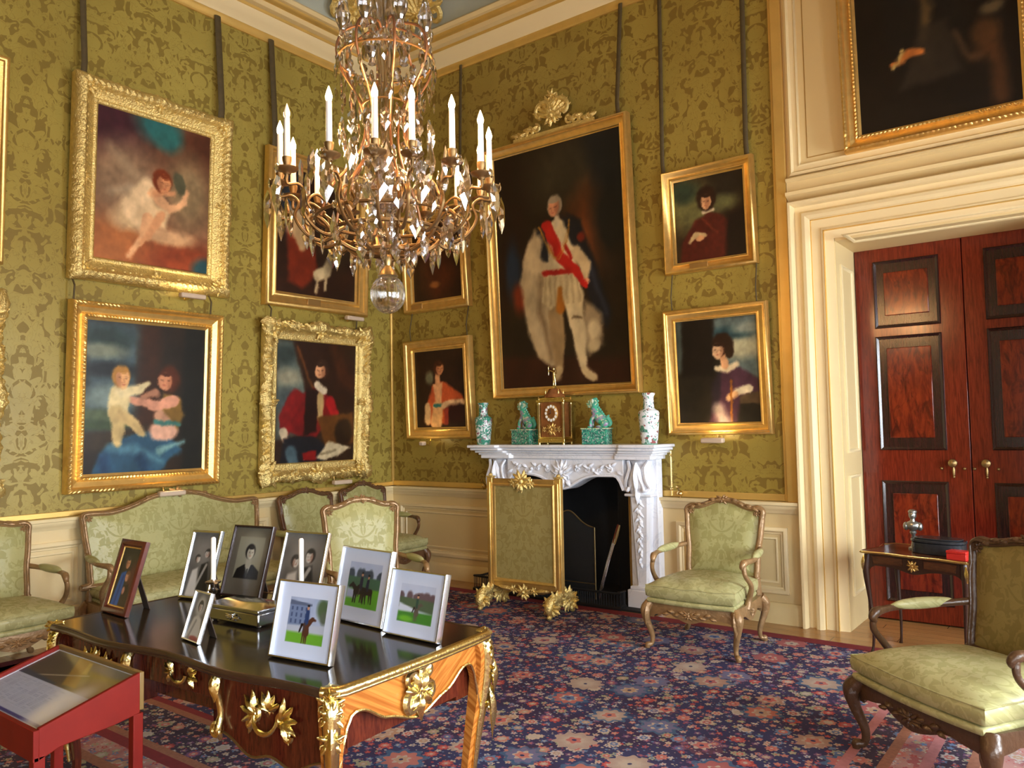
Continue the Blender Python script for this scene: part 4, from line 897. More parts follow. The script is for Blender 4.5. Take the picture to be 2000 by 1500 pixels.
def build_screen():
    t = thing('fire_screen', 'gilt fire screen with green silk panel standing before the hearth', 'fire screen', (2.535, -.86, .013), R(2))
    W = .365; H0, H1 = .22, 1.17
    for s in (-1, 1):
        p = obj('post', MB().add(box(s*W-.03, s*W+.03, -.025, .025, .16, H1)).add(box(s*W-.012, s*W+.012, -.034, .034, .2, H1-.04)), gold, t, bevel=.006)
        k = MB().add(box(s*W-.035, s*W+.035, -.03, .03, H1, H1+.012)); k.add(ell((s*W, 0, H1+.022), (.02, .02, .018), 8, 6)); obj('finial', k, gold_carved, p)
        f = MB()
        for d in (-1, 1):
            f.add(tube([(0, 0, .2), (0, d*.06, .16), (0, d*.15, .15), (0, d*.2, .09), (0, d*.17, .035), (0, d*.2, .015)], [.03, .04, .045, .035, .022, .02], 8, k=5), T(s*W, 0, 0))
            M = T(s*W, d*.1, .13) @ rot('Z', 90); cluster(f, M, .12, 5+d, 11)
            cluster(f, T(s*W, d*.16, .10) @ rot('Z', 0 if d < 0 else 180), .10, 3, 9); f.add(ell((s*W, d*.19, .02), (.022, .025, .02), 8, 6))
        obj('foot', f, gold_carved, t, smooth=60)
    obj('top_rail', MB().add(box(-W+.03, W-.03, -.022, .022, H1-.055, H1-.01)), gold_dark, t, bevel=.006)
    b = [(-W+.03, .2), (-.2, .165), (0, .14), (.2, .165), (W-.03, .2), (W-.03, .245), (-W+.03, .245)]
    obj('bottom_rail', MB().add(prism(b, -.022, .022)), gold_dark, t, bevel=.006)
    obj('silk_panel', MB().add(box(-W+.055, W-.055, -.014, .014, .245, H1-.05)), screen_silk, t)
    obj('panel_border', MB().add(rframe(2*W-.06, H1-.29, [(0, 0), (0, .012), (.012, .02), (.028, .012), (.03, 0)]), T(-W+.03, -.012, .24)), gold, t)
    c = MB(); cluster(c, T(0, -.03, H1-.03), .11, 6, 11); cluster(c, T(-.09, -.03, H1-.045), .06, 3, 7); cluster(c, T(.09, -.03, H1-.045), .06, 4, 7); obj('top_cresting', c, gold_carved, t)
    c = MB(); cluster(c, T(0, -.03, .17), .08, 6, 9)
    for s in (-1, 1): cluster(c, T(s*.11, -.03, .185), .05, 3, 7); c.add(leaf((s*.12, .18), (s*.27, .20), .05, .03), T(0, -.02, 0))
    obj('apron_carving', c, gold_carved, t)
build_screen()
def painted_glaze(name, base, spots, scale=18, thr=.56):
    M = Mat(name); n = M.noise(None, scale, 3, .6, 1.2); n2 = M.noise(None, scale*1.7, 2, .5, .6); X, Y, Z = M.coord()
    c = M.mix(n.sstep(thr, thr+.02), base, spots[0]); c = M.mix(n2.sstep(.6, .62), c, spots[1]); c = M.mix(M.noise(None, scale*2.3, 1).sstep(.68, .7), c, spots[2])
    M.color(c).set(Roughness=.12); return M.m
vase_green = painted_glaze('green enamelled porcelain', (.66, .72, .72), ((.05, .26, .18), (.30, .12, .16), (.16, .40, .28)), 20, .46)
vase_white = painted_glaze('white enamelled porcelain', (.76, .82, .86), ((.10, .30, .22), (.30, .10, .10), (.07, .14, .2)), 15, .56)
plinth_gl = painted_glaze('green patterned plinth', (.05, .34, .22), ((.03, .14, .12), (.5, .55, .5), (.36, .2, .3)), 40, .5)
dog_gl = painted_glaze('famille verte glaze', (.07, .42, .26), ((.30, .22, .34), (.50, .56, .36), (.08, .24, .2)), 22, .52)
dog_face = painted_glaze('pale green glaze', (.55, .66, .42), ((.08, .42, .26), (.7, .74, .66), (.3, .2, .3)), 30, .56)
def build_mantel_things():
    z = 1.462
    for x, m, H, lab in ((1.56, vase_green, .43, 'green and white porcelain bottle vase at left end of the mantel'), (3.46, vase_white, .455, 'tall white porcelain vase with green flowers at right end of the mantel')):
        t = thing('porcelain_vase', lab, 'vase', (x, -.22, z)); s = H/.45
        pr = [(.001, 0), (.058, 0), (.062, .01), (.066, .05), (.074, .15), (.080, .25), (.081, .275), (.074, .292), (.058, .302), (.044, .315), (.041, .345)]
        obj('body', MB().add(lathe([(r*(1.16 if H > .44 else 1.12), q*s) for r, q in pr], 24)), m, t, smooth=60)
        obj('neck', MB().add(lathe([(r*(1.16 if H > .44 else 1.12), q*s) for r, q in [(.041, .34), (.040, .40), (.042, .422), (.050, .434), (.051, .45), (.043, .45), (.034, .42), (.001, .41)]], 24)), m, t, smooth=60)
        obj('foot_ring', MB().add(lathe([(.06*s, .0), (.069*s, .0), (.070*s, .012), (.06*s, .014)], 24)), tealm, t)
    for x, flip, lab in ((2.10, 1, 'porcelain guardian lion on a green plinth, left of the clock'), (2.93, 1, 'porcelain guardian lion on a green plinth, right of the clock')):
        t = thing('lion_figure', lab, 'figurine', (x, -.22, z), R(-8 if x < 2.5 else 10))
        p = obj('plinth', MB().add(box(-.135, .115, -.07, .07, 0, .14)), plinth_gl, t, bevel=.004)
        obj('plinth_top', MB().add(box(-.143, .123, -.078, .078, .14, .152)), dog_face, p, bevel=.003)
        b = MB()                                             # seated lion looking left
        b.add(tube([(.075, 0, .20), (.03, 0, .235), (-.01, 0, .28), (-.035, 0, .345)], [.048, .05, .044, .034], 12, k=5))
        b.add(ell((.075, .03, .19), (.045, .028, .04), 10, 8)); b.add(ell((.075, -.03, .19), (.045, .028, .04), 10, 8)); b.add(ell((.03, .034, .165), (.04, .016, .014), 8, 6)); b.add(ell((.03, -.034, .165), (.04, .016, .014), 8, 6))
        for s in (-1, 1): b.add(tube([(-.02, s*.026, .27), (-.055, s*.03, .22), (-.06, s*.03, .165)], [.022, .016, .015], 8, k=4)); b.add(ell((-.07, s*.03, .162), (.024, .016, .012), 8, 6))
        obj('body', b, dog_gl, t, smooth=60)
        h = MB(); h.add(ell((-.045, 0, .385), (.042, .042, .042), 12, 9)); h.add(ell((-.082, 0, .372), (.022, .026, .018), 10, 7)); h.add(ell((-.078, 0, .350), (.02, .022, .010), 8, 6)); h.add(ell((-.10, 0, .382), (.009, .014, .008), 8, 6))
        for s in (-1, 1): h.add(ell((-.075, s*.02, .40), (.011, .010, .011), 8, 6)); h.add(ell((-.03, s*.042, .40), (.014, .01, .022), 8, 6))
        H = obj('head', h, dog_face, t, smooth=60)
        m_ = MB()
        for k in range(14): a = 2*PI*k/14; m_.add(ell((-.022+.012*math.sin(k*2), .036*math.cos(a), .388+.036*math.sin(a)), (.018, .013, .013), 6, 5))
        for k in range(7): m_.add(ell((.0+.014*k, 0, .36-.02*k), (.014, .012, .014), 6, 5))
        obj('mane', m_, tealm, H)
        obj('tail', MB().add(tube([(.11, 0, .17), (.125, 0, .20), (.10, 0, .245), (.115, 0, .27)], [.016, .02, .024, .006], 8, k=4)), tealm, t)
    # clock
    t = thing('mantel_clock', 'gilt turreted bracket clock topped by a small figure, centre of the mantel', 'clock', (2.455, -.22, z), R(8))
    t.scale = (.86, .9, 1.05)
    case_m = simple('tortoiseshell clock case', (.20, .07, .02), .18, 0, .5, 25)
    obj('case', MB().add(box(-.135, .135, -.085, .085, .05, .40)), case_m, t, bevel=.004)
    obj('base', MB().add(box(-.165, .165, -.11, .11, .018, .055)).add(box(-.15, .15, -.098, .098, .055, .07)), bronze, t, bevel=.005)
    for sx in (-1, 1):
        for sy in (-1, 1):
            c = MB().add(lathe([(.001, 0), (.016, 0), (.017, .018), (.010, .03), (.010, .06), (.016, .07), (.0155, .36), (.019, .365), (.019, .38), (.008, .39), (.007, .41), (.012, .425), (.001, .445)], 12), T(sx*.15, sy*.098, .0))
            obj('column', c, bronze, t)
    obj('cornice', MB().add(box(-.175, .175, -.12, .12, .385, .41)).add(box(-.15, .15, -.10, .10, .41, .43)), bronze, t, bevel=.005)
    obj('dome', MB().add(lathe([(.12, .43), (.115, .455), (.085, .475), (.07, .50), (.06, .51), (.001, .515)], 16)), case_m, t, smooth=50)
    for sx in (-1, 1):
        for sy in (-1, 1): obj('finial', MB().add(lathe([(.001, 0), (.007, 0), (.004, .03), (.009, .045), (.003, .065), (.001, .08)], 8), T(sx*.08, sy*.06, .43)), bronze, t)
    d = obj('dial', MB().add(rot_lathe([(.001, 0), (.082, 0), (.082, .008), (.078, .011), (.001, .011)], 28), T(0, -.085, .285)), gold_dark, t)
    k = MB()
    for i in range(12):
        a = 2*PI*i/12; k.add(rot_lathe([(.001, .010), (.0135, .010), (.0135, .015), (.001, .016)], 10), T(.064*math.cos(a), -.085, .285+.064*math.sin(a)))
    obj('hour_plaques', k, simple('white enamel', (.8, .78, .72), .2), d)
    obj('dial_centre', MB().add(rot_lathe([(.001, .010), (.046, .010), (.044, .015), (.001, .016)], 20), T(0, -.085, .285)), simple('engraved copper', (.35, .15, .05), .3, .7), d)
    h = MB().add(tube([(0, -.104, .285), (-.012, -.104, .327)], .0025, 4)).add(tube([(0, -.105, .285), (-.03, -.105, .276)], .003, 4)); obj('clock_hands', h, blackm, d)
    c = MB(); cluster(c, T(0, -.09, .14), .07, 9, 11); cluster(c, T(-.09, -.09, .14), .035, 2, 7); cluster(c, T(.09, -.09, .14), .035, 3, 7); obj('fretwork', c, gold_dark, t)
    f = MB(); f.add(tube([(0, 0, .515), (0, 0, .545)], [.025, .012], 8)); f.add(tube([(.012, 0, .54), (.008, 0, .59), (0, 0, .625), (-.004, 0, .66)], [.008, .012, .015, .014], 8, k=3)); f.add(tube([(-.012, 0, .54), (-.008, .0, .585), (0, 0, .625)], [.007, .010, .013], 8, k=3))
    f.add(ell((-.004, 0, .695), (.013, .013, .016), 8, 6)); f.add(tube([(-.004, 0, .665), (-.04, -.01, .68), (-.075, 0, .675)], [.007, .005, .004], 6)); f.add(tube([(0, 0, .665), (.03, 0, .65), (.025, 0, .70)], [.007, .005, .004], 6)); f.add(tube([(-.07, 0, .64), (-.07, 0, .72)], .002, 4))
    obj('warrior_figure', f, bronze, t, smooth=60)
build_mantel_things()
# ------------------------------------------------------------------ seating
def closed_outline(hw, z0, z1, crest, corner=.06, waist=.02, n=8):
    """cartouche outline of a chair back, (x, z)"""
    pts = []
    right = [(hw-waist-.05, z0-.0), (hw-waist-.012, z0+.03), (hw-waist*1.3, (z0+z1)/2-.06), (hw-waist*.5, z1-.20), (hw, z1-.07), (hw+.004, z1-.022), (hw-.03, z1+.002), (hw*.72, z1-.002), (hw*.5, z1+crest*.3), (hw*.25, z1+crest*.86), (0, z1+crest)]
    left = [(-x, z) for x, z in reversed(right[:-1])]
    return right+left
def back_parts(t, hw, z0, z1, crest, yb, lean, wood, fabric, fr=.024, dense=6, cres=1.0, prefix='back'):
    out = closed_outline(hw, z0, z1, crest)
    P = smoothp([(x, 0, z) for x, z in out], dense, True)
    M = T(0, yb, z0) @ rot('X', -lean) @ T(0, 0, -z0)
    f = MB().add(tube(P, fr, 8, closed=True, fx=1.0, fy=1.25, up=(0, 1, 0)), M)
    f.add(tube([p+Vector((0, -.026, 0)) for p in P], fr*.4, 6, closed=True), M)
    F = obj(prefix+'_frame', f, wood, t, smooth=60)
    c = MB(); k = cres
    cluster(c, M @ T(0, -.02, z1+crest+.005) , .055*k, 4, 9, 1.3, .7)
    for s in (-1, 1):
        for q in range(4): 
            x = s*(.06+q*.055)*k; i = min(P, key=lambda p: abs(p.x-x)-p.z*.2)
            c.add(leaf((i.x, i.z+.004), (i.x+s*.055, i.z-.006+.012*(-1)**q), .035, .02), M @ T(0, -.022, 0))
        cluster(c, M @ T(s*(hw-.035), -.02, z1-.035), .035, 8, 7)
    c_ = obj('crest_carving', c, wood, F)
    # padded panel: fan from centre with bulge
    n = len(P); cz = (z0+z1)/2; v = []; fa = []; rings = 7
    for r_ in range(rings):
        t_ = 1-r_/rings*.97; bul = .032*math.sin(min(1, (1-t_)*2.4)*PI/2)
        for p in P:
            x = p.x*t_*(1-.0); z = cz+(p.z-cz)*t_; v.append((x*(.97), -bul-.004, cz+(z-cz)*.975))
    for r_ in range(rings-1):
        for i in range(n): a = r_*n+i; b = r_*n+(i+1) % n; fa.append((a, b, b+n, a+n))
    fa.append(tuple(range((rings-1)*n, rings*n)))
    u = MB().add((v, fa), M); u.add(([(x, .012, z) for x, _, z in v[:n]], [tuple(range(n-1, -1, -1))]), M)
    obj('back_upholstery', u, fabric, t, smooth=80)
    return F
def leg_mesh(x, y, z1, sx, sy, s=1.0):
    dx, dy = sx*.03*s, sy*.03*s
    return tube([(x, y, z1), (x+dx*.9, y+dy*.9, z1-.05), (x+dx*.7, y+dy*.7, z1*.62), (x-dx*.2, y-dy*.2, z1*.30), (x-dx*.1, y-dy*.1, z1*.10), (x+dx*.6, y+dy*.6, .025), (x+dx*.7, y+dy*.7, .002)],
                [.036*s, .038*s, .026*s, .019*s, .015*s, .022*s, .016*s], 10, k=5)
def fauteuil(label, loc, rz, hwf=.33, hwb=.29, dep=.56, zr=.33, zt=.99, wood=None, fabric=None, seatfab=None, cush=.10, sofa=False, group=None, arm_z=.64, crest=.05, puff=.035, wrinkle=.0, name='armchair', cat='armchair', s=1.0, open_arm=True, armpad=None):
    wood = wood or chairwood; fabric = fabric or silk; seatfab = seatfab or silk_seat
    t = thing(name, label, cat, loc, R(rz), group)
    yf, yb = -dep/2, dep/2
    # seat rail: serpentine apron, front and sides
    N = 22; fr = MB(); out = []
    def zlow(u): a = abs(u); return zr-.075+.0*a-.035*math.exp(-(u/.28)**2)+(-.03)*max(0, (a-.72)/.28)**2+.02*math.exp(-((a-.5)/.14)**2)
    def rail(pa, pb, bow, thick=.035):
        pa, pb = Vector(pa), Vector(pb); d = pb-pa; nrm = Vector((d.y, -d.x, 0)).normalized(); v = []; f = []
        for i in range(N+1):
            u = -1+2*i/N; p = pa.lerp(pb, i/N)+nrm*bow*(1-u*u)
            q = p-nrm*thick
            v += [(p.x, p.y, zlow(u)), (p.x+nrm.x*.006, p.y+nrm.y*.006, zr-.03), (p.x, p.y, zr+.012), (q.x, q.y, zr+.012), (q.x, q.y, zlow(u))]
        for i in range(N):
            for j in range(5): f.append((i*5+j, i*5+(j+1) % 5, (i+1)*5+(j+1) % 5, (i+1)*5+j))
        f += [(0, 1, 2, 3, 4), tuple(N*5+j for j in (4, 3, 2, 1, 0))]; return v, f
    FL, FR, BR, BL = (-hwf, yf, 0), (hwf, yf, 0), (hwb, yb, 0), (-hwb, yb, 0)
    fr.add(rail(FL, FR, .04)).add(rail(FR, BR, .015)).add(rail(BR, BL, 0)).add(rail(BL, FL, .015))
    S = obj('seat_rail', fr, wood, t, smooth=50)
    xs = [0] if not sofa else [-hwf*.6, 0, hwf*.6]
    for x in xs:
        c = MB()
        cluster(c, T(x, yf-.042*(1-(x/hwf)**2)-.004, zr-.055), .045*s, 3, 9, 1.5, .8)
        for q in (-1, 1):
            for k in range(4): c.add(leaf((x+q*(.03+k*.04), zr-.05+.006*(-1)**k), (x+q*(.085+k*.04), zr-.05+.016*(-1)**k), .032, .018), T(0, yf-.036, 0))
        obj('apron_carving', c, wood, S)
    for x, sg in ((-hwf, -1), (hwf, 1)): c = MB(); obj('knee_carving', c.add(leaf((x, zr), (x+sg*.012, zr-.16), .05, .03), T(0, yf-.03, 0)), wood, S)
    for q in (-1, 1): c = MB(); cluster(c, T(q*(hwf+hwb)/2+q*.02, 0, zr-.05) @ rot('Z', 90*q), .04, 7, 9, 1.6, .8); obj('apron_carving', c, wood, S)
    for (x, y, sx, sy) in ((-hwf+.005, yf+.005, -1, -1), (hwf-.005, yf+.005, 1, -1), (-hwb+.01, yb-.01, -1, 1), (hwb-.01, yb-.01, 1, 1)): obj('leg', MB().add(leg_mesh(x, y, zr, sx, sy, s)), wood, t, smooth=60)
    if sofa:
        for x in (-hwf*.33, hwf*.33): obj('leg', MB().add(leg_mesh(x, yf-.02, zr, 0, -1, s)), wood, t, smooth=60)
    # upholstered seat and loose cushion
    rd = random.Random(len(label))
    def cushion(z0, h, grow, pf, dents):
        nu = 34; nv = 18; v = []; f = []
        def pos(u, w, side):
            y = yf-.035+(dep+.02)*w; hw = (hwf+.01+grow)*(1-w)+(hwb-.02+grow)*w; x = (2*u-1)*hw; y -= .03*(1-(2*u-1)**2)*(1-w)
            e = min(u, 1-u)*2; e2 = min(w, 1-w)*2; ed = (1-(1-min(1, e*3))**2)*(1-(1-min(1, e2*2.2))**2); dome = math.sin(PI*u)**.5*math.sin(PI*min(1, max(0, w)))**.5 if 0 < u < 1 and 0 < w < 1 else 0
            z = z0+h*.72+pf*dome+h*.28*ed
            if dents: z += wrinkle*(math.sin(x*26+math.sin(w*7)*2.5)*math.exp(-((w-.12)/.16)**2)+.6*math.sin(x*11+w*9)*dome)
            return (x, y, z)
        for j in range(nv+1):
            for i in range(nu+1): v.append(pos(i/nu, j/nv, 1))
        for j in range(nv):
            for i in range(nu): a = j*(nu+1)+i; f.append((a, a+1, a+nu+2, a+nu+1))
        per = [i for i in range(nu+1)]+[j*(nu+1)+nu for j in range(1, nv+1)]+[nv*(nu+1)+i for i in range(nu-1, -1, -1)]+[j*(nu+1) for j in range(nv-1, 0, -1)]
        n0 = len(v)
        for (dz, gr) in ((.45, 1.012), (.08, 1.0), (0, .97)):
            for q in per: x, y, z = v[q]; v.append((x*gr, (y)*gr, z0+h*dz))
        m = len(per); prev = per
        for r_ in range(3):
            cur = list(range(n0+r_*m, n0+(r_+1)*m))
            for i in range(m): f.append((prev[i], cur[i], cur[(i+1) % m], prev[(i+1) % m]))
            prev = cur
        f.append(tuple(prev)); return v, f, per
    v, f, per = cushion(zr+.005, .045, -.012, 0, False); obj('seat_upholstery', MB().add((v, f)), seatfab, t, smooth=70)
    v, f, per = cushion(zr+.045, cush, 0, puff, True); C = obj('seat_cushion', MB().add((v, f)), seatfab, t, smooth=70)
    pip = [Vector(v[q])+Vector((0, 0, .002)) for q in per]; obj('piping', MB().add(tube(pip, .004, 5, closed=True)), seatfab, C)
    # back
    lean = 9
    zb0 = zr+.12; back_parts(t, hwb+.0 if not sofa else hwb, zb0, zt, crest, yb-.005, lean, wood, fabric, cres=1.0 if not sofa else 1.3)
    for q in (-1, 1): obj('back_post', MB().add(tube([(q*(hwb-.02), yb-.01, zr-.02), (q*(hwb-.03), yb-.002, zb0+.06)], [.028, .022], 8)), wood, t)
    # arms
    for q in (-1, 1):
        tl = math.tan(R(lean)); yb2 = yb+(arm_z-zb0)*tl; xo = q*(hwb-.012); xf = q*(hwf+.02)
        a = MB().add(tube([(xo, yb2, arm_z+.03), (q*(hwb+.03), yb2-.12, arm_z+.02), (q*(hwf+.045), -.02, arm_z+.005), (xf+q*.015, yf+.19, arm_z-.0), (xf, yf+.13, arm_z-.005), (xf-q*.005, yf+.105, arm_z-.03), (xf, yf+.125, arm_z-.05)],
                 [.02, .018, .017, .02, .026, .02, .012], 8, k=5))
        A = obj('armrest', a, wood, t, smooth=60)
        obj('arm_support', MB().add(tube([(q*(hwf-.0), yf+.22, zr-.02), (q*(hwf+.012), yf+.24, zr+.06), (q*(hwf+.045), yf+.19, zr+.15), (q*(hwf+.03), yf+.12, arm_z-.09), (xf, yf+.12, arm_z-.02)], [.026, .022, .018, .016, .018], 8, k=5)), wood, A, smooth=60)
        y0, y1 = yb2-.07, yf+.24; xm = lambda w: q*(hwb+.028)*(1-w)+q*(hwf+.045)*w
        pd = MB().add(tube([(xm(i/10), y0+(y1-y0)*i/10, arm_z+.028-.012*(i/10)) for i in range(11)], [.004, .02, .027, .031, .033, .034, .034, .032, .028, .02, .004], 10, fx=.9, fy=.8))
        obj('arm_pad', pd, armpad or fabric, A, smooth=80)
    return t
def build_seats():
    fauteuil('carved gilt armchair in pale green silk standing alone right of the fireplace', (4.30, -.99, .013), 1, hwf=.325, hwb=.30, dep=.60, zr=.33, zt=.975, wood=chairwood, cush=.115, puff=.03, wrinkle=.005, crest=.055, arm_z=.65, armpad=silk_seat)
    fauteuil('large dark walnut armchair with plump green cushion, cut by the right edge in the foreground', (6.175, -2.33, .013), -38, hwf=.39, hwb=.34, dep=.62, zr=.34, zt=1.0, wood=chairwood_dk, fabric=silk_back_shaded, cush=.10, puff=.05, wrinkle=.002, crest=.03, arm_z=.66, s=1.15, armpad=silk_seat)
    fauteuil('gilt armchair with broad green back directly behind the photo frames, facing right', (2.30, -2.42, .013), 66, hwf=.325, hwb=.295, dep=.56, zr=.34, zt=1.03, wood=chairwood, crest=.05, arm_z=.60)
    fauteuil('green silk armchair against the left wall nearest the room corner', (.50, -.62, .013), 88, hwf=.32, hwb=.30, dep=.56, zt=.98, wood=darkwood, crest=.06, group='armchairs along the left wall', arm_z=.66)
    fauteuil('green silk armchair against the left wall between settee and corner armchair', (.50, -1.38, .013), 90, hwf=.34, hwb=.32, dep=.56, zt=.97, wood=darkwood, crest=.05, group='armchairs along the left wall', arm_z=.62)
    fauteuil('green silk armchair at the far left edge, against the wall beside the settee', (.52, -4.30, .013), 90, hwf=.35, hwb=.33, dep=.60, zr=.30, zt=.97, wood=chairwood, crest=.035, group='armchairs along the left wall', arm_z=.62)
    fauteuil('long green damask settee with curved gilt back below the mother painting', (.54, -2.77, .013), 90, hwf=.84, hwb=.80, dep=.62, zr=.30, zt=.99, wood=chairwood, crest=.12, sofa=True, name='settee', cat='sofa', arm_z=.64, puff=.03)
silk_back_shaded = damask('shaded silk chair back', 'x', (.20, .15, .045), (.26, .20, .065), .8, thr=.56)  # green chair silk with the shade on this backrest put into its colour
build_seats()
# ------------------------------------------------------------------ bureau
BR = Matrix.Translation((3.695, -4.41, 0)) @ Matrix.Rotation(R(3.4), 4, 'Z')
def bureau():
    t = thing('writing_table', 'kingwood writing table with gilt bronze mounts and black leather top carrying photographs', 'desk', (3.712, -4.41, .013), R(3.4))
    L, D = .915, .455; zt = .767
    def outline(g):
        pts = []
        def seg(a, b, n, bow):
            a, b = Vector((*a, 0)), Vector((*b, 0)); d = b-a; nr = Vector((d.y, -d.x, 0)).normalized()
            for i in range(n): u = i/n; pts.append(a+d*u+nr*bow(u))
        f = lambda u: .018*math.sin(PI*u)-.022*math.cos(4*PI*u)*math.sin(PI*u)**.6 if 0 < u < 1 else 0
        e = lambda u: .012*math.sin(PI*u)
        c = .05
        seg((-L+c, -D), (L-c, -D), 24, f); seg((L-c, -D), (L, -D+c), 3, lambda u: .008*math.sin(PI*u)); seg((L, -D+c), (L, D-c), 12, e); seg((L, D-c), (L-c, D), 3, lambda u: .008*math.sin(PI*u)); seg((L-c, D), (-L+c, D), 24, f); seg((-L+c, D), (-L, D-c), 3, lambda u: .008*math.sin(PI*u)); seg((-L, D-c), (-L, -D+c), 12, e); seg((-L, -D+c), (-L+c, -D), 3, lambda u: .008*math.sin(PI*u))
        return [(p.x*(1+g/L), p.y*(1+g/D)) for p in pts]
    top = obj('tabletop', MB().add(vprism(outline(0), zt-.022, zt)), bur_top, t, bevel=.003)
    o = outline(.004); edge = MB().add(tube([(x, y, zt-.014) for x, y in o], .017, 8, closed=True, up=(0, 0, 1))); 
    obj('top_edge', edge, ebony, top, smooth=60)
    # gilt edging along the right end and corner pieces
    oe = [(x*1.004, y, zt-.010) for x, y in o if x > L-.07 ]; oe.sort(key=lambda p: p[1])
    obj('gilt_edging', MB().add(tube(oe, .019, 8, up=(0, 0, 1))).add(tube([(x+.012, y, z-.012) for x, y, z in oe], .008, 6)), bronze, top, smooth=60)
    for sx in (-1, 1):
        for sy in (-1, 1):
            c = MB(); cluster(c, T(sx*(L-.02), sy*(D-.02), zt-.015) @ rot('Z', -45*sx*sy*(-1) if sy < 0 else 135*sx), .05, 3, 9, 1.2, .6); c.add(ell((sx*(L-.025), sy*(D-.025), zt-.012), (.042, .042, .02), 10, 6)); obj('corner_clasp', c, bronze, top)
    # body: aprons. ends
    zl = zt-.03
    def endcurve(n=40):
        pts = []
        for i in range(n+1):
            u = -1+2*i/n; a = abs(u)
            z = .60-.055*math.exp(-(u/.30)**2)+.0*a
            if a > .42: z += .055*math.sin(min(1, (a-.42)/.34)*PI/2)**2
            if a > .80: z -= .20*((a-.80)/.20)**2.2
            pts.append((u*(D-.055), z))
        return pts
    ec = endcurve()
    for sx in (-1, 1):
        b = prism(ec+[(D-.055, zl), (-D+.055, zl)], -.012, .012)
        M = T(sx*(L-.045), 0, 0) @ rot('Z', 90)
        # gentle bombé bulge
        vv = [M @ Vector(p) for p in b[0]]; vv = [Vector((p.x+sx*(.012*(1-(p.y/(D-.05))**2)), p.y, p.z)) for p in vv]
        e = obj('end_apron', MB().add((vv, b[1])), kingwood, t)
        ed = [M @ Vector((x, 0, z)) for x, z in ec]; ed = [Vector((p.x+sx*(.018+.012*(1-(p.y/(D-.05))**2)), p.y, p.z)) for p in ed]
        obj('gilt_edge', MB().add(tube(ed, .006, 6)), bronze, e)
        c = MB(); Mo = T(sx*(L-.018), 0, .635) @ rot('Z', 90*sx)
        for a in range(7): c.add(leaf((.01*math.cos(a), .0), (.085*math.cos(a*.9+.2), .095*math.sin(a*.9+.2)), .05, .03), Mo)
        c.add(scroll((-.04, -.03), .05, 1.3, 40, 1, .017), Mo).add(scroll((.04, -.01), .05, 1.3, 200, -1, .017), Mo).add(scroll((-.045, .05), .035, 1.2, -30, 1, .014), Mo).add(scroll((.045, .065), .035, 1.2, 210, -1, .014), Mo)
        cluster(c, Mo @ T(0, -.01, .01), .05, 8, 9); c.add(leaf((0, -.04), (.01, -.11), .04, .02), Mo); c.add(leaf((.03, .05), (.07, .12), .04, .02), Mo)
        obj('bronze_mount', c, bronze, e)
    # long sides: two deep drawers with scalloped bottoms flanking a shallow centre drawer
    for sy in (-1, 1):
        M = T(0, sy*(D-.05), 0) if sy < 0 else T(0, D-.05, 0) @ rot('Z', 180)
        for k, (x0, x1, deep) in enumerate(((-L+.075, -.30, 1), (.30, L-.075, 1))):
            n = 20; lo = []
            for i in range(n+1):
                u = i/n; lo.append((x0+(x1-x0)*u, .50-.055*math.sin(PI*u)+.02*math.cos(4*PI*u)*math.sin(PI*u)))
            b = prism(lo+[(x1, zl), (x0, zl)], -.012, .10)
            d = obj('drawer', MB().add(b, M), bureau_side, t, bevel=.003)
            obj('drawer_edge', MB().add(tube([(x, -.012, z+.004) for x, z in lo], .005, 6), M), brass_old, d)
            h = MB(); cx = (x0+x1)/2; Mh = M @ T(cx, -.016, .61)
            h.add(tube([(.062*math.cos(a), -.022-.012*abs(math.sin(a)), .0+.05*math.sin(a)-.0) for a in [PI+PI*i/12 for i in range(13)]], [.005, .008, .010, .008, .005], 8), Mh)
            for q in (-1, 1):
                for a in range(5): h.add(leaf((q*.07, .0), (q*(.07+.085*math.cos(a*.62-1.1)), .085*math.sin(a*.62-1.1)), .032, .02), Mh)
                h.add(scroll((q*.075, .0), .028, 1.2, 90, q, .012), Mh); h.add(scroll((q*.10, -.045), .022, 1.2, 0, -q, .010), Mh)
            for a in range(5): h.add(leaf((0, .02), (.07*math.cos(.5+a*.53), .02+.075*math.sin(.5+a*.53)), .03, .02), Mh)
            cluster(h, Mh @ T(0, 0, .035), .035, 5, 7)
            obj('bronze_handle', h, bronze, d)
        d = obj('drawer', MB().add(box(-.29, .29, .02, .12, .60, zl), M), bureau_side, t, bevel=.003)
        h = MB(); Mh = M @ T(0, .015, .67); h.add(tube([(.05*math.cos(a), -.02, .035*math.sin(a)) for a in [PI+PI*i/10 for i in range(11)]], .007, 8), Mh)
        for q in (-1, 1):
            for a in range(4): h.add(leaf((q*.055, 0), (q*(.055+.06*math.cos(a*.7-1)), .06*math.sin(a*.7-1)), .028, .018), Mh)
        obj('bronze_handle', h, bronze, d)
        for x in (-.295, .295):                                  # upright console mounts beside the kneehole
            m = MB().add(tube([(x, -.02, zl-.01), (x, -.045, zl-.05), (x, -.03, .64), (x, -.018, .57), (x, -.032, .52), (x, -.02, .48)], [.02, .022, .015, .013, .019, .008], 8, k=4), M)
            m.add(leaf((x, zl), (x, .62), .055, .03), M @ T(0, -.035, 0)).add(scroll((x, .515), .03, 1.1, 90, 1, .012), M @ T(0, -.03, 0)); obj('bronze_mount', m, bronze, t, smooth=60)
    obj('carcase', MB().add(box(-L+.07, L-.07, -D+.14, D-.14, .52, zl)), bureau_side, t)
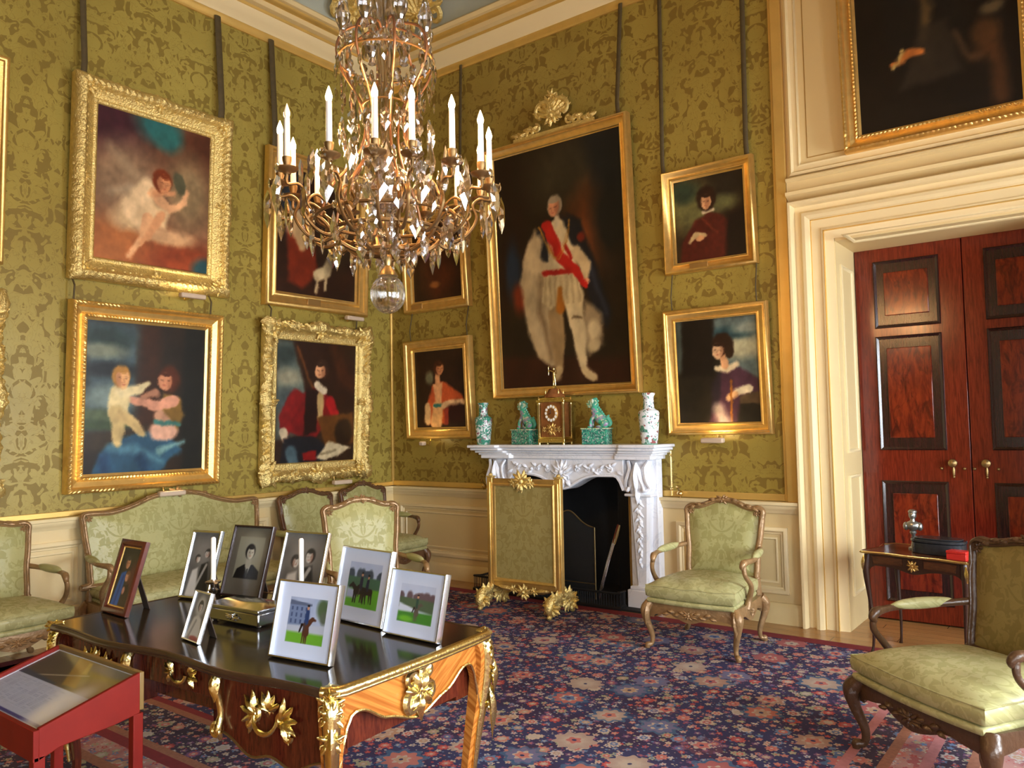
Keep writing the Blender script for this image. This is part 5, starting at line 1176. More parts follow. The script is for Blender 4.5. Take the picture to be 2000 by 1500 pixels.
    for sx in (-1, 1):
        for sy in (-1, 1):
            x, y = sx*(L-.055), sy*(D-.055); o1 = .7071
            P = [(x, y, zl), (x+sx*.018, y+sy*.018, .68), (x+sx*.012, y+sy*.012, .55), (x-sx*.012, y-sy*.012, .34), (x-sx*.03, y-sy*.03, .14), (x-sx*.018, y-sy*.018, .05), (x+sx*.0, y+sy*.0, .01)]
            lg = obj('leg', MB().add(tube(P, [.045, .045, .038, .027, .02, .018, .024], 4, k=5, up=(-sy*1.0, sx*1.0, 0) if False else None)), kingwood if sx > 0 else bureau_side, t, smooth=30)
            Q = smoothp([(p[0]+sx*.022, p[1]+sy*.022, p[2]) for p in P[:5]], 6)
            m = MB().add(tube(Q, [.026, .034, .026, .018, .008], 8))
            dg = math.degrees(math.atan2(sx, -sy)); Ml = rot('Z', dg)
            for q, sz in ((0, .062), (4, .06), (9, .058), (14, .045)):
                p = Q[q]; cluster(m, T(p.x+sx*.012, p.y+sy*.012, p.z-.02) @ Ml, sz, 3+q, 7, .8, 1.1)
            for q in (2, 7, 12):
                p = Q[q]; e_ = Q[min(q+7, len(Q)-1)]; m.add(leaf((0, 0), (0, e_.z-p.z), .05, .028), T(p.x+sx*.01, p.y+sy*.01, p.z) @ Ml)
            obj('corner_mount', m, bronze, lg, smooth=60)
            obj('foot', MB().add(ell((x, y, .022), (.03, .03, .022), 8, 6)), bronze, lg)
    return t
bureau()
# ------------------------------------------------------------------ photographs and things on the bureau
GREY = lambda v: (v, v*.98, v*.94)
def ph_couple(w, h):
    c = Cv(w, h, 70, (40, 44, 40), (60, 52, 48), 41); c.e(.85, .5, .2, .4, (96, 52, 46), .9); c.p([(.1, 1), (.25, .45), (.5, .4), (.55, 1)], (36, 92, 168), .05); c.s_([(.4, .5), (.3, .95)], .04, (20, 60, 130), .05); c.p([(.5, 1), (.55, .65), (.8, .6), (.95, 1)], (44, 30, 28), .05)
    c.face(.45, .28, .13, (206, 150, 116), (70, 66, 62), 1); c.face(.62, .5, .11, (214, 160, 130), (120, 84, 60), -1); c.e(.6, .72, .07, .1, (200, 140, 120), .4); c.s_([(0, 0), (0, 1)], .05, (220, 190, 160), .03); return c
def ph_grey(seed, dress=(170,), white=False, two=False):
    def f(w, h):
        c = Cv(w, h, 64, GREY(70), GREY(110), seed); c.e(.5, .3, .4, .4, GREY(120), 1)
        if two:
            c.p([(.45, 1), (.5, .5), (.75, .45), (.95, 1)], GREY(40), .05); c.s_([(.7, .5), (.45, .85)], .04, GREY(150), .03); c.face(.66, .33, .1, GREY(180), GREY(50), -1); c.p([(.1, 1), (.2, .6), (.4, .55), (.5, 1)], GREY(190), .06); c.face(.33, .42, .09, GREY(190), GREY(60), 1)
        elif white:
            c.p([(.0, 1), (.25, .55), (.5, .45), (.75, .55), (1, 1)], GREY(190), .08); c.e(.5, .28, .28, .3, GREY(170), .5); c.face(.5, .3, .13, GREY(196), GREY(50), .5); c.s_([(.2, 1), (.45, .6)], .05, GREY(140), .05); c.e(.6, .97, .3, .08, (150, 70, 70), .6)
        else:
            c.p([(.2, 1), (.35, .6), (.65, .58), (.9, 1)], GREY(48), .05); c.s_([(.5, .6), (.45, .9)], .05, GREY(150), .04); c.face(.5, .4, .13, GREY(190), GREY(40), .5)
        return c
    return f
def ph_portrait(w, h):
    c = Cv(w, h, 90, (92, 88, 78), (96, 92, 82), 47); c.p([(.17, .14), (.85, .14), (.85, .76), (.17, .76)], (128, 128, 112), .02); c.e(.55, .35, .3, .3, (142, 142, 126), 1)
    c.p([(.18, .76), (.24, .62), (.42, .55), (.66, .55), (.84, .64), (.85, .76)], (26, 25, 24), .02); c.p([(.46, .55), (.6, .54), (.53, .72)], (200, 198, 184), .02); c.p([(.5, .57), (.56, .57), (.54, .74), (.51, .74)], (50, 50, 48), .015); c.s_([(.52, .48), (.52, .56)], .07, (150, 148, 134), .02); c.face(.52, .38, .115, (186, 184, 168), (34, 32, 30), .5, 1.15, (110, 108, 96)); return c
def horse(c, x, y, s, col=(52, 34, 26), rider=(30, 34, 60), side=1, frontal=False):
    if frontal:
        c.s_([(x, y), (x+.02*s, y+.14*s*c.asp)], [.07*s, .09*s], col, .015)
        for q in (-.05, .0, .05): c.s_([(x+q*s, y+.12*s*c.asp), (x+q*s*1.1, y+.36*s*c.asp)], [.028*s, .014*s], col, .012)
        c.s_([(x+.06*s, y-.02*s), (x+.16*s, y-.12*s*c.asp), (x+.24*s, y-.10*s*c.asp)], [.06*s, .045*s, .02*s], col, .012); c.s_([(x-.1*s, y), (x-.15*s, y+.16*s)], [.03*s, .02*s], (30, 18, 16), .015)
    else:
        c.s_([(x-.14*s, y), (x+.14*s, y)], [.085*s, .08*s], col, .015); c.s_([(x-side*.16*s, y-.02*s), (x-side*.27*s, y-.13*s), (x-side*.36*s, y-.07*s)], [.06*s, .045*s, .025*s], col, .012)
        for q in (-.17, -.11, .11, .18): c.s_([(x+q*s, y+.04*s), (x+q*s*1.15, y+.32*s*c.asp*.8)], [.035*s, .014*s], col, .012)
    c.s_([(x, y-.06*s), (x+.01*s, y-.25*s*c.asp)], [.055*s, .045*s], rider, .012); c.e(x+.01*s, y-.33*s*c.asp, .032*s, .04*s, (190, 140, 110), .3); c.e(x+.01*s, y-.37*s*c.asp, .036*s, .025*s, (20, 20, 30), .3); c.s_([(x-.02*s, y-.02*s), (x-.05*s, y+.12*s)], .02*s, (70, 60, 60), .012)
def matted(paint, m=.17, mb=.17):
    def f(w, h):
        c = Cv(w, h, 110, (206, 214, 236), (210, 218, 238), 3); iw = 1-2*m; s = paint(w*iw, h-2*w*m)
        # inner picture pasted by sampling
        U = (c.U-m)/iw; mv = m*c.asp; V = (c.V-mv)/(1-2*mv); ok = (U > 0) & (U < 1) & (V > 0) & (V < 1)
        ii = np.clip((V*s.nv).astype(int), 0, s.nv); jj = np.clip((U*s.nu).astype(int), 0, s.nu); c.I[ok] = s.I[ii[ok], jj[ok]]; return c
    return f
def ph_two(w, h):
    c = Cv(w, h, 90, (170, 184, 220), (188, 200, 226), 51); rd = random.Random(2)
    for i in range(12): c.e(rd.random(), .27+.03*rd.random(), .09, .1+.05*rd.random(), (62, 74, 92), .4)
    c.p([(0, .32), (1, .32), (1, .62), (0, .62)], (66, 104, 82), .03); c.p([(0, .6), (1, .56), (1, 1), (0, 1)], (96, 168, 46), .04); c.p([(0, .58), (.3, .62), (.3, .8), (0, .8)], (170, 180, 210), .05)
    horse(c, .62, .62, .85, (40, 30, 30)); horse(c, .42, .62, .95, (34, 28, 30)); return c
def ph_one(w, h):
    c = Cv(w, h, 90, (180, 192, 220), (200, 206, 226), 53); rd = random.Random(5)
    for i in range(12): c.e(rd.random(), .32, .09, .06+.06*rd.random(), (104, 84, 90), .5)
    c.p([(0, .34), (1, .38), (1, .7), (0, .6)], (82, 100, 74), .04); c.p([(0, .5), (.45, .62), (.4, .72), (0, .75)], (210, 216, 232), .04); c.p([(0, .72), (1, .7), (1, 1), (0, 1)], (70, 132, 50), .05); c.e(.25, .9, .2, .06, (110, 180, 50), .7)
    horse(c, .52, .6, .7, (96, 84, 74), (52, 78, 66), 1, True); return c
def ph_front(w, h):
    c = Cv(w, h, 100, (150, 164, 196), (176, 186, 212), 55); c.p([(0, .12), (.55, .14), (.6, .62), (0, .62)], (112, 128, 162), .03); c.p([(0, .06), (.6, .12), (.6, .16), (0, .16)], (90, 100, 126), .02)
    for i in range(4):
        for j in range(3): c.p([(.05+.13*i, .2+.14*j), (.1+.13*i, .2+.14*j), (.1+.13*i, .29+.14*j), (.05+.13*i, .29+.14*j)], (66, 80, 116), .01)
    c.e(.9, .2, .16, .2, (80, 100, 70), .6); c.e(.95, .4, .1, .12, (90, 100, 84), .7); c.p([(0, .62), (1, .56), (1, .8), (0, .78)], (180, 186, 202), .04); c.p([(0, .76), (1, .76), (1, 1), (0, 1)], (106, 168, 48), .04); horse(c, .5, .58, 1.0, (84, 50, 36), (40, 60, 104), 1, True); return c
def photo_frame(label, p0, p1, h, lean, border, thick, fmat, paint, bw=None, inner=None, ztop=.7805, edge=None):
    """p0, p1: bottom-left and bottom-right corners on the table"""
    a = Vector((p0[0], p0[1], ztop)); b = Vector((p1[0], p1[1], ztop)); w = (b-a).length; ang = math.atan2(b.y-a.y, b.x-a.x)
    t = thing('photo_frame', label, 'picture frame', tuple(a), ang, None)
    M = rot('X', -lean); bb = border
    prof = [(0, 0), (0, thick*.8), (bb*.2, thick), (bb*.7, thick), (bb*.9, thick*.7), (bb, thick*.55), (bb, 0)]
    obj('frame', MB().add(rframe(w, h, prof), M), fmat, t)
    cv = paint(w-2*bb+.004, h-2*bb+.004); me = canvas_mesh('photograph', cv); me.transform(M @ T(bb-.002, -thick*.45, bb-.002)); me.materials.append(photo_m)
    o = bpy.data.objects.new('photograph', me); COL.objects.link(o); o.parent = t
    if inner: obj('slip', MB().add(rframe(w-2*bb+.002, h-2*bb+.002, [(0, 0), (0, thick*.62), (.004, thick*.66), (.007, thick*.5), (.007, 0)]), M @ T(bb-.001, 0, bb-.001)), inner, t)
    obj('backing_board', MB().add(box(.002, w-.002, -.001, .004, .002, h-.002), M), backing, t)
    top = M @ Vector((w/2, .004, h*.72)); ft = Vector((w/2, top.y+h*.20, .0)); ft.z = .0
    obj('easel_strut', MB().add(([ (w/2-.02, top.y, top.z), (w/2+.02, top.y, top.z), (w/2+.03, ft.y, 0), (w/2-.03, ft.y, 0), (w/2-.02, top.y+.004, top.z), (w/2+.02, top.y+.004, top.z), (w/2+.03, ft.y+.004, 0), (w/2-.03, ft.y+.004, 0)], [(0, 1, 2, 3), (7, 6, 5, 4), (0, 4, 5, 1), (1, 5, 6, 2), (2, 6, 7, 3), (3, 7, 4, 0)])), backing, t)
    return t
def build_desk_things():
    photo_frame('mahogany photo frame with a couple in blue and brown, leftmost on the desk', (2.80, -4.66), (3.04, -4.665), .35, 17, .034, .022, mah_frame, ph_couple, inner=gold)
    photo_frame('silver photo frame with a dark group picture behind the left candle', (2.83, -4.285), (3.03, -4.24), .35, 17, .016, .022, chrome_fr, ph_grey(43, two=True))
    photo_frame('dark wooden frame with a black and white portrait of a young man in a suit', (2.965, -4.13), (3.245, -4.085), .37, 17, .012, .022, black_frame, ph_portrait)
    photo_frame('silver frame with a grey portrait of two people behind the right candle', (3.363, -4.10), (3.65, -4.055), .36, 17, .013, .02, chrome_fr, ph_grey(45, two=True))
    photo_frame('white-mounted photo of two riders on dark horses, tallest colour photograph', (3.865, -4.13), (4.215, -4.15), .325, 13, .010, .026, chrome_fr, matted(ph_two, .17))
    photo_frame('small white-mounted photo of a rider on grass, rightmost on the desk', (4.262, -4.185), (4.576, -4.190), .268, 14, .009, .03, chrome_fr, matted(ph_one, .17))
    photo_frame('white-mounted photo of a rider on a brown horse, nearest the front edge', (4.143, -4.665), (4.447, -4.625), .285, 13, .010, .03, chrome_fr, matted(ph_front, .18))
    photo_frame('tiny silver frame with a picture of a woman in white near the silver box', (3.615, -4.72), (3.76, -4.735), .20, 18, .009, .016, chrome_fr, ph_grey(57, white=True))
    # silver box
    t = thing('silver_box', 'engraved silver casket with sloping lid in the middle of the desk', 'box', (3.575, -4.385, .7805), R(4))
    obj('body', MB().add(box(-.17, .17, -.085, .085, .008, .062)), silver, t, bevel=.006)
    obj('lid', MB().add(box(-.176, .176, -.09, .09, .062, .080)).add(([(-.176, -.09, .080), (.176, -.09, .080), (.176, .09, .080), (-.176, .09, .080), (-.13, -.05, .094), (.13, -.05, .094), (.13, .05, .094), (-.13, .05, .094)], [(0, 1, 5, 4), (1, 2, 6, 5), (2, 3, 7, 6), (3, 0, 4, 7), (4, 5, 6, 7)])), silver, t, bevel=.004)
    for x in (-.15, .15):
        for y in (-.065, .065): obj('foot', MB().add(ell((x, y, .007), (.014, .014, .008), 8, 6)), silver, t)
    c = MB(); cluster(c, T(0, -.086, .035), .026, 4, 9, 2.2, .7); obj('chased_band', c, silver, t)
    # candlesticks and candles
    cs = [(.001, 0), (.055, 0), (.057, .008), (.045, .018), (.022, .026), (.014, .04), (.022, .055), (.012, .068), (.010, .085), (.020, .10), (.024, .11), (.012, .12), (.016, .135), (.030, .14), (.031, .144), (.014, .147), (.014, .16), (.001, .16)]
    for (x, y, lab, l2) in ((3.30, -4.39, 'silver candlestick in front of the left silver frame', 'white candle in the left candlestick'), (3.715, -4.20, 'silver candlestick partly hidden behind the front horse photograph', 'white candle in the right candlestick')):
        t = thing('candlestick', lab, 'candlestick', (x, y, .7805)); obj('stem', MB().add(lathe(cs, 20)), silver, t, smooth=50)
        obj('drip_pan', MB().add(lathe([(.001, .143), (.036, .143), (.038, .150), (.034, .147), (.001, .146)], 16)), silver, t)
        o = thing('candle', l2, 'candle', (x, y, .7805+.15), group=None)
        obj('wax', MB().add(lathe([(.001, 0), (.0115, 0), (.0115, .20), (.008, .207), (.001, .209)], 14)), candlewax, o, smooth=50); obj('wick', MB().add(tube([(0, 0, .205), (.001, 0, .216)], .001, 5)), blackm, o)
build_desk_things()
# ------------------------------------------------------------------ red display lectern
def lectern():
    t = thing('display_lectern', 'small red wooden lectern with slanted glazed information sheet at the lower left', 'lectern', (3.70, -5.28, 0))
    x0, x1, y0, y1, z0, z1 = -.33, .31, -.175, .18, .70, .80
    sl = math.atan2(z1-z0, y1-y0)
    def side(x): return [(x, y0+.016, z0+.0165), (x, y1-.014, z1+.008), (x, y1-.014, z1-.13), (x, y1-.10, z1-.145), (x, y0+.08, z0-.06), (x, y0+.016, z0-.085)]
    for x in (x0, x1-.018):
        v = side(x)+[(a+.018, b, c) for a, b, c in side(x)]; n = 6
        obj('side_panel', MB().add((v, [tuple(range(n)), tuple(range(2*n-1, n-1, -1))]+[(i, i+n, (i+1) % n+n, (i+1) % n) for i in range(n)])), red_paint, t, bevel=.003)
    obj('front_panel', MB().add(box(x0, x1, y0, y0+.018, z0-.085, z0+.012)), red_paint, t, bevel=.002)
    obj('rear_panel', MB().add(box(x0, x1, y1-.016, y1, z1-.12, z1+.008)), gold_dark if False else simple('olive wood edge', (.16, .09, .02), .4), t, bevel=.002)
    M = T(0, y0, z0) @ rot('X', math.degrees(sl)); L = math.hypot(y1-y0, z1-z0)
    obj('sloping_board', MB().add(box(x0+.018, x1-.018, .012, L-.012, -.02, -.006), M), red_paint, t)
    def sheet(w, h):
        c = Cv(w, h, 190, (196, 206, 226), (202, 210, 228), 61); c.p([(0, 0), (1, 0), (1, .46), (0, .46)], (70, 62, 50), .004)
        c.e(.85, .2, .3, .1, (120, 112, 44), .8); c.e(.9, .33, .22, .08, (132, 116, 96), .8); c.e(.8, .06, .3, .04, (84, 92, 110), .8); c.p([(.3, 0), (.44, 0), (.72, .4), (.56, .42)], (146, 112, 30), .02); c.p([(.45, .02), (.5, .02), (.62, .2), (.56, .2)], (170, 146, 70), .015); c.s_([(.2, .42), (.65, .2)], .006, (170, 160, 140), .01); c.p([(0, .38), (.5, .43), (.5, .47), (0, .47)], (20, 50, 80), .02)
        c.p([(0, .46), (1, .46), (1, 1), (0, 1)], (186, 198, 224), .004)
        rd = random.Random(3)
        for i in range(22):
            for k in range(9):
                if rd.random() < .8: c.p([(.05+k*.075, .5+i*.018), (.05+k*.075+.055, .5+i*.018), (.05+k*.075+.055, .506+i*.018), (.05+k*.075, .506+i*.018)], (150, 162, 192), .003, .8)
        c.p([(0, .93), (1, .93), (1, .965), (0, .965)], (36, 44, 140), .004); c.e(.85, .7, .12, .18, (214, 218, 230), .8); return c
    W = x1-x0-.05
    me = canvas_mesh('information_sheet', sheet(W, L-.04)); me.transform(M @ T(x0+.025, .02, -.0045) @ rot('X', -90)); me.materials.append(print_m)
    o = bpy.data.objects.new('information_sheet', me); COL.objects.link(o); o.parent = t
    obj('sheet_border', MB().add(rframe(W+.012, L-.028, [(0, 0), (0, .002), (.006, .002), (.006, 0)]), M @ T(x0+.019, .014, -.0045) @ rot('X', -90)), matboard, t)
    obj('glass_cover', MB().add(box(x0+.02, x1-.02, .014, L-.014, -.0015, .0005), M), thin_glass, t)
    for x in (x0+.0, x1-.035):
        for y, zz in ((y0+.002, z0-.07), (y1-.037, z1-.13)): obj('leg', MB().add(box(x, x+.035, y, y+.035, .0135, zz)), red_paint, t, bevel=.003)
lectern()
# ------------------------------------------------------------------ console table by the doorway
def console():
    t = thing('side_table', 'small dark marquetry table with brass beaded edge in front of the doors', 'table', (5.68, -.43, 0), R(-14))
    hw, hd, zt = .35, .25, .72
    o = [(-hw, -hd), (-hw*.5, -hd+.012), (0, -hd-.006), (hw*.5, -hd+.012), (hw, -hd), (hw-.012, 0), (hw, hd), (-hw, hd), (-hw+.012, 0)]
    top = obj('tabletop', MB().add(vprism(o, zt-.014, zt)), mk_wood('marquetry top', (.06, .02, .008), (.15, .05, .018), 2, 8, 8, .2), t)
    P = smoothp([(x, y, zt-.006) for x, y in o], 3, True)
    obj('beaded_edge', MB().add(tube(P, .009, 6, closed=True)), brass, top)
    b = MB(); 
    for i in range(84):
        p = Vector((-hw+2*hw*i/83, -hd+.006-.018*math.cos(4*PI*i/83)*.5, zt-.001)); b.add(ell(p-Vector((0, .006, 0)), (.0035, .0035, .004), 6, 4))
    obj('bead', b, brass, top)['kind'] = 'stuff'
    lo = [(-hw+.03+(2*hw-.06)*i/24, .625-.03*math.exp(-((i/24-.5)/.14)**2)-.05*max(0, (abs(i/12-1)-.8)/.2)**2) for i in range(25)]
    ap = obj('front_apron', MB().add(prism(lo+[(hw-.03, zt-.014), (-hw+.03, zt-.014)], -hd+.02, -hd+.04)), blackwood, t)
    for q in (-1, 1):
        pn = [(q*.07, .645), (q*.27, .64), (q*.28, .69), (q*.07, .69)]; obj('inlaid_panel', MB().add(tube([(x, -hd+.018, z) for x, z in pn], .004, 5, closed=True)).add(prism(pn if q > 0 else pn[::-1], -hd+.017, -hd+.021)), kingwood_dk, ap)
    c = MB(); cluster(c, T(0, -hd+.012, .65), .045, 3, 9); obj('central_mount', c, gold_dark, ap)
    obj('side_apron', MB().add(box(-hw+.02, -hw+.035, -hd+.04, hd-.03, .63, zt-.014)).add(box(-hw+.03, hw-.03, hd-.04, hd-.025, .63, zt-.014)), darkwood, t)
    obj('side_apron', MB().add(box(hw-.035, hw-.02, -hd+.04, hd-.03, .63, zt-.014)), darkwood, t)
    for sx in (-1, 1):
        for sy in (-1, 1):
            x, y = sx*(hw-.035), sy*(hd-.035); l = obj('leg', MB().add(tube([(x, y, zt-.02), (x+sx*.012, y+sy*.012, .58), (x-sx*.0, y-sy*.0, .40), (x-sx*.012, y-sy*.012, .2), (x-sx*.008, y-sy*.008, .06), (x+sx*.004, y+sy*.004, .002)], [.024, .024, .015, .011, .009, .013], 8, k=4)), blackwood, t, smooth=60)
            m = MB().add(leaf((0, 0), (0, -.13), .03, .02), T(x+sx*.018, y+sy*.018, zt-.03) @ rot('Z', math.degrees(math.atan2(sx, -sy)))); obj('corner_mount', m, bronze, l)
    # things on it
    q = thing('casket', 'oval black lacquered casket on the side table', 'box', (5.755, -.465, zt), R(-12))
    body = [(.17*math.cos(a)*(1+.0*math.cos(4*a)), .10*math.sin(a)) for a in [2*PI*i/32 for i in range(32)]]
    body = [(math.copysign(abs(x/.17)**.8*.17, x), math.copysign(abs(y/.10)**.8*.10, y)) for x, y in body]
    dk = simple('dark steel casket', (.05, .055, .065), .18, .6, .4, 30)
    obj('body', MB().add(vprism(body, .0, .075)), dk, q, bevel=.006); obj('lid', MB().add(vprism([(x*1.03, y*1.04) for x, y in body], .077, .098)).add(vprism([(x*.9, y*.88) for x, y in body], .098, .108)), dk, q, bevel=.008)
    q = thing('red_box', 'small red leather box at the right end of the side table', 'box', (5.90, -.655, zt), R(-14)); obj('body', MB().add(box(-.06, .06, -.045, .045, .0, .04)), red_dark, q, bevel=.003); obj('lid', MB().add(box(-.062, .062, -.047, .047, .041, .058)), red_dark, q, bevel=.003)
    q = thing('bust', 'small pewter bust on a slim stem at the back left of the side table', 'figurine', (5.575, -.33, zt))
    pw = simple('pewter', (.35, .36, .34), .3, .9, .3, 30)
    obj('pedestal', MB().add(lathe([(.001, 0), (.035, 0), (.036, .01), (.018, .02), (.013, .05), (.012, .10), (.022, .115), (.022, .125), (.012, .13), (.001, .13)], 14)), pw, q, smooth=50)
    obj('figure', MB().add(ell((0, 0, .165), (.05, .032, .036), 12, 8)).add(tube([(0, 0, .18), (0, 0, .215)], [.022, .014], 10)).add(ell((0, 0, .24), (.026, .028, .034), 12, 9)).add(ell((0, .004, .262), (.03, .03, .018), 10, 6)).add(ell((0, -.028, .238), (.006, .008, .008), 6, 5)).add(ell((-.045, 0, .16), (.02, .024, .03), 8, 6)).add(ell((.045, 0, .16), (.02, .024, .03), 8, 6)), pw, q, smooth=60)
blackwood = simple('ebonised wood', (.035, .014, .008), .3, 0, .3, 12)
kingwood_dk = mk_wood('inlaid veneer', (.05, .018, .008), (.10, .035, .012), 3, 3, 9, .3)
console()
# ------------------------------------------------------------------ chandelier
def chandelier():
    cx, cy = 4.29, -4.185; AN = [-5.5, 12.5, 35, 60, 84, 108, 132, 156, 180, -157, -134, -112, -87, -62, -29]
    t = thing('chandelier', 'cut-glass chandelier with a ring of electric candles and bronze arms', 'chandelier', (cx, cy, -.022))
    obj('chain', MB().add(tube([(0, 0, 4.05), (0, 0, 6.72)], .008, 6)).add(lathe([(.001, 6.6), (.03, 6.62), (.07, 6.7), (.09, 6.745), (.001, 6.748)], 16)), brass_old, t)
    obj('glass_stem', MB().add(lathe([(.001, 2.46), (.02, 2.47), (.045, 2.53), (.03, 2.58), (.06, 2.64), (.075, 2.71), (.055, 2.78), (.028, 2.82), (.032, 2.86), (.022, 2.9), (.035, 2.95), (.028, 3.02), (.034, 3.1), (.03, 3.2), (.042, 3.28), (.036, 3.32), (.05, 3.36), (.03, 3.40), (.055, 3.47), (.085, 3.56), (.075, 3.68), (.05, 3.75), (.03, 3.85), (.02, 4.06), (.001, 4.07)], 18, .05, 9)), crystal, t, smooth=40)
    obj('glass_bowl', MB().add(lathe([(.02, 2.60), (.07, 2.62), (.10, 2.68), (.095, 2.74), (.06, 2.78), (.05, 2.80), (.055, 2.80), (.065, 2.785), (.10, 2.745), (.105, 2.68), (.073, 2.612), (.02, 2.59)], 24, .04, 12)), ballglass, t, smooth=40)
    obj('inner_stem', MB().add(tube([(0, 0, 2.4), (0, 0, 4.06)], .006, 6)), brass_old, t)
    b = obj('ball_finial', MB().add(lathe([(.001, 2.155)]+[(.075*math.sin(a)*1.0, 2.237-.085*math.cos(a)) for a in [PI*i/16 for i in range(1, 16)]]+[(.02, 2.32), (.014, 2.35), (.001, 2.35)], 24)), ballglass, t, smooth=60)
    obj('ball_cap', MB().add(lathe([(.001, 2.31), (.045, 2.315), (.03, 2.34), (.012, 2.36), (.02, 2.39), (.01, 2.42), (.001, 2.43)], 16)), brass_old, t, smooth=50)
    # basket: lower ring with curved struts
    def ring(r, z, th): return tube([(r*math.cos(2*PI*i/48), r*math.sin(2*PI*i/48), z) for i in range(48)], th, 6, closed=True)
    obj('basket_ring', MB().add(ring(.24, 2.50, .009)).add(ring(.30, 2.56, .008)).add(ring(.10, 2.42, .01)), arm_m, t)
    for i in range(8):
        a = 2*PI*i/8+.2; c, s = math.cos(a), math.sin(a); f = lambda r, z: (r*c, r*s, z)
        obj('basket_scroll', MB().add(tube([f(.03, 2.41), f(.12, 2.415), f(.21, 2.46), f(.26, 2.53), f(.31, 2.56), f(.34, 2.53), f(.32, 2.51)], [.009, .010, .009, .008, .007, .005], 6, k=5)), arm_m, t)
        # cage rib rising to the crown
        obj('cage_rib', MB().add(tube([f(.28, 2.56), f(.24, 2.68), f(.13, 2.82), f(.09, 2.95), f(.12, 3.08), f(.19, 3.2), f(.21, 3.3), f(.17, 3.38), f(.06, 3.42), f(.03, 3.40)], [.006, .007, .006, .005, .005, .006, .006, .006, .005], 6, k=5)), rib_m, t)
    obj('crown_ring', MB().add(ring(.205, 3.26, .006)).add(ring(.10, 3.06, .005)), arm_m, t)
    # arms: main 15 candles
    tips = []
    for i in range(15):
        ang = AN[i]
        th = R(ang)                                    # measured from the camera side
        base = math.atan2(-6.547-cy, 6.742-cx)
        a = base+th; c, s = math.cos(a), math.sin(a); f = lambda r, z: (r*c, r*s, z)
        Rr = .445; z0 = 2.705
        A = obj('candle_arm', MB().add(tube([f(.20, 2.50), f(.27, 2.46), f(.34, 2.49), f(.385, 2.56), f(.37, 2.62), f(.40, 2.65), f(Rr, 2.645), f(Rr, 2.70)], [.008, .009, .007, .007, .006, .006, .006, .010], 6, k=5)).add(tube([f(.26, 2.58), f(.32, 2.62), f(.36, 2.585), f(.345, 2.555)], [.006, .006, .005, .004], 6, k=4)), arm_m, t, smooth=60)
        cup = [(.001, 2.68), (.014, 2.68), (.018, 2.69), (.042, 2.698), (.046, 2.706), (.014, 2.708), (.013, 2.72), (.018, 2.735), (.019, 2.75), (.001, 2.75)]
        obj('candle_cup', MB().add(lathe(cup, 14), T(Rr*c, Rr*s, 0)), arm_m, A, smooth=50)
        tilt = (.0, .0)
        hgt = .165
        obj('candle_tube', MB().add(lathe([(.001, 2.745), (.0125, 2.745), (.0115, 2.745+hgt), (.001, 2.745+hgt)], 12), T(Rr*c, Rr*s, 0)), wax2, A, smooth=50)
        lit = i != 13
        bm = MB().add(lathe([(.001, 0), (.009, .0), (.013, .012), (.0135, .022), (.009, .038), (.004, .052), (.001, .06)], 10), T(Rr*c, Rr*s, 2.745+hgt))
        o = obj('candle_bulb', bm, flame_m if lit else unlit_m, A, smooth=70)
        if lit: tips.append((cx+Rr*c, cy+Rr*s, 2.745+hgt+.022))
    for p in tips:
        l = bpy.data.lights.new('candle_glow', 'POINT'); l.energy = 7.5; l.color = (1, .54, .21); l.shadow_soft_size = .02
        o = bpy.data.objects.new('candle_glow', l); COL.objects.link(o); o.location = (p[0], p[1], p[2]+.035)
    # crystals
    kite = [(.001, 0), (.012, -.012), (.024, -.045), (.016, -.075), (.001, -.105)]
    rd = random.Random(12)
    def drop(L, w, kind): 
        if kind == 0:   # flat faceted plaque with waist
            o = [(0, 0), (w*.45, -L*.12), (w*.5, -L*.3), (w*.32, -L*.5), (w*.5, -L*.68), (0, -L), (-w*.5, -L*.68), (-w*.32, -L*.5), (-w*.5, -L*.3), (-w*.45, -L*.12)]
        elif kind == 1: o = [(0, 0), (w*.3, -L*.1), (w*.5, -L*.5), (w*.4, -L*.8), (0, -L), (-w*.4, -L*.8), (-w*.5, -L*.5), (-w*.3, -L*.1)]
        else: o = [(0, 0), (w*.5, -L*.62), (0, -L), (-w*.5, -L*.62)]
        n = len(o); v = [(x, 0, z) for x, z in o]+[(x*.55, -w*.18, z*.55-L*.22) for x, z in o]+[(x*.55, w*.18, z*.55-L*.22) for x, z in o]
        f = [(i, (i+1) % n, (i+1) % n+n, i+n) for i in range(n)]+[((i+1) % n, i, i+2*n, (i+1) % n+2*n) for i in range(n)]+[tuple(range(n, 2*n)), tuple(range(3*n-1, 2*n-1, -1))]
        return v, f
    def rosette(r): 
        v, f = lathe([(.001, -.35*r), (.6*r, -.25*r), (r, 0), (.6*r, .25*r), (.001, .35*r)], 12, .12, 6); return [(x, z, y) for x, y, z in v], f
    protos = [mesh_of('crystal', MB().add(drop(.115, .046, 0))), mesh_of('crystal', MB().add(drop(.085, .034, 1))), mesh_of('crystal', MB().add(drop(.10, .04, 2))), mesh_of('crystal', MB().add(rosette(.02))), mesh_of('crystal', MB().add(drop(.055, .02, 1)))]
    for i, p in enumerate(protos): p.materials.append(crystal if i != 1 else crystal_dim)
    n = [0]
    def hang(k, r, a, z, sc_=1.0, name='crystal_pendant', par=None, tw=None):
        o = bpy.data.objects.new(name, protos[k]); COL.objects.link(o); o.parent = par or t
        o.location = (r*math.cos(a), r*math.sin(a), z); o.rotation_euler = (0, 0, a+(PI/2 if tw is None else tw)+rd.uniform(-.3, .3)); o.scale = (sc_,)*3; n[0] += 1; return o
    base = math.atan2(-6.547-cy, 6.742-cx)
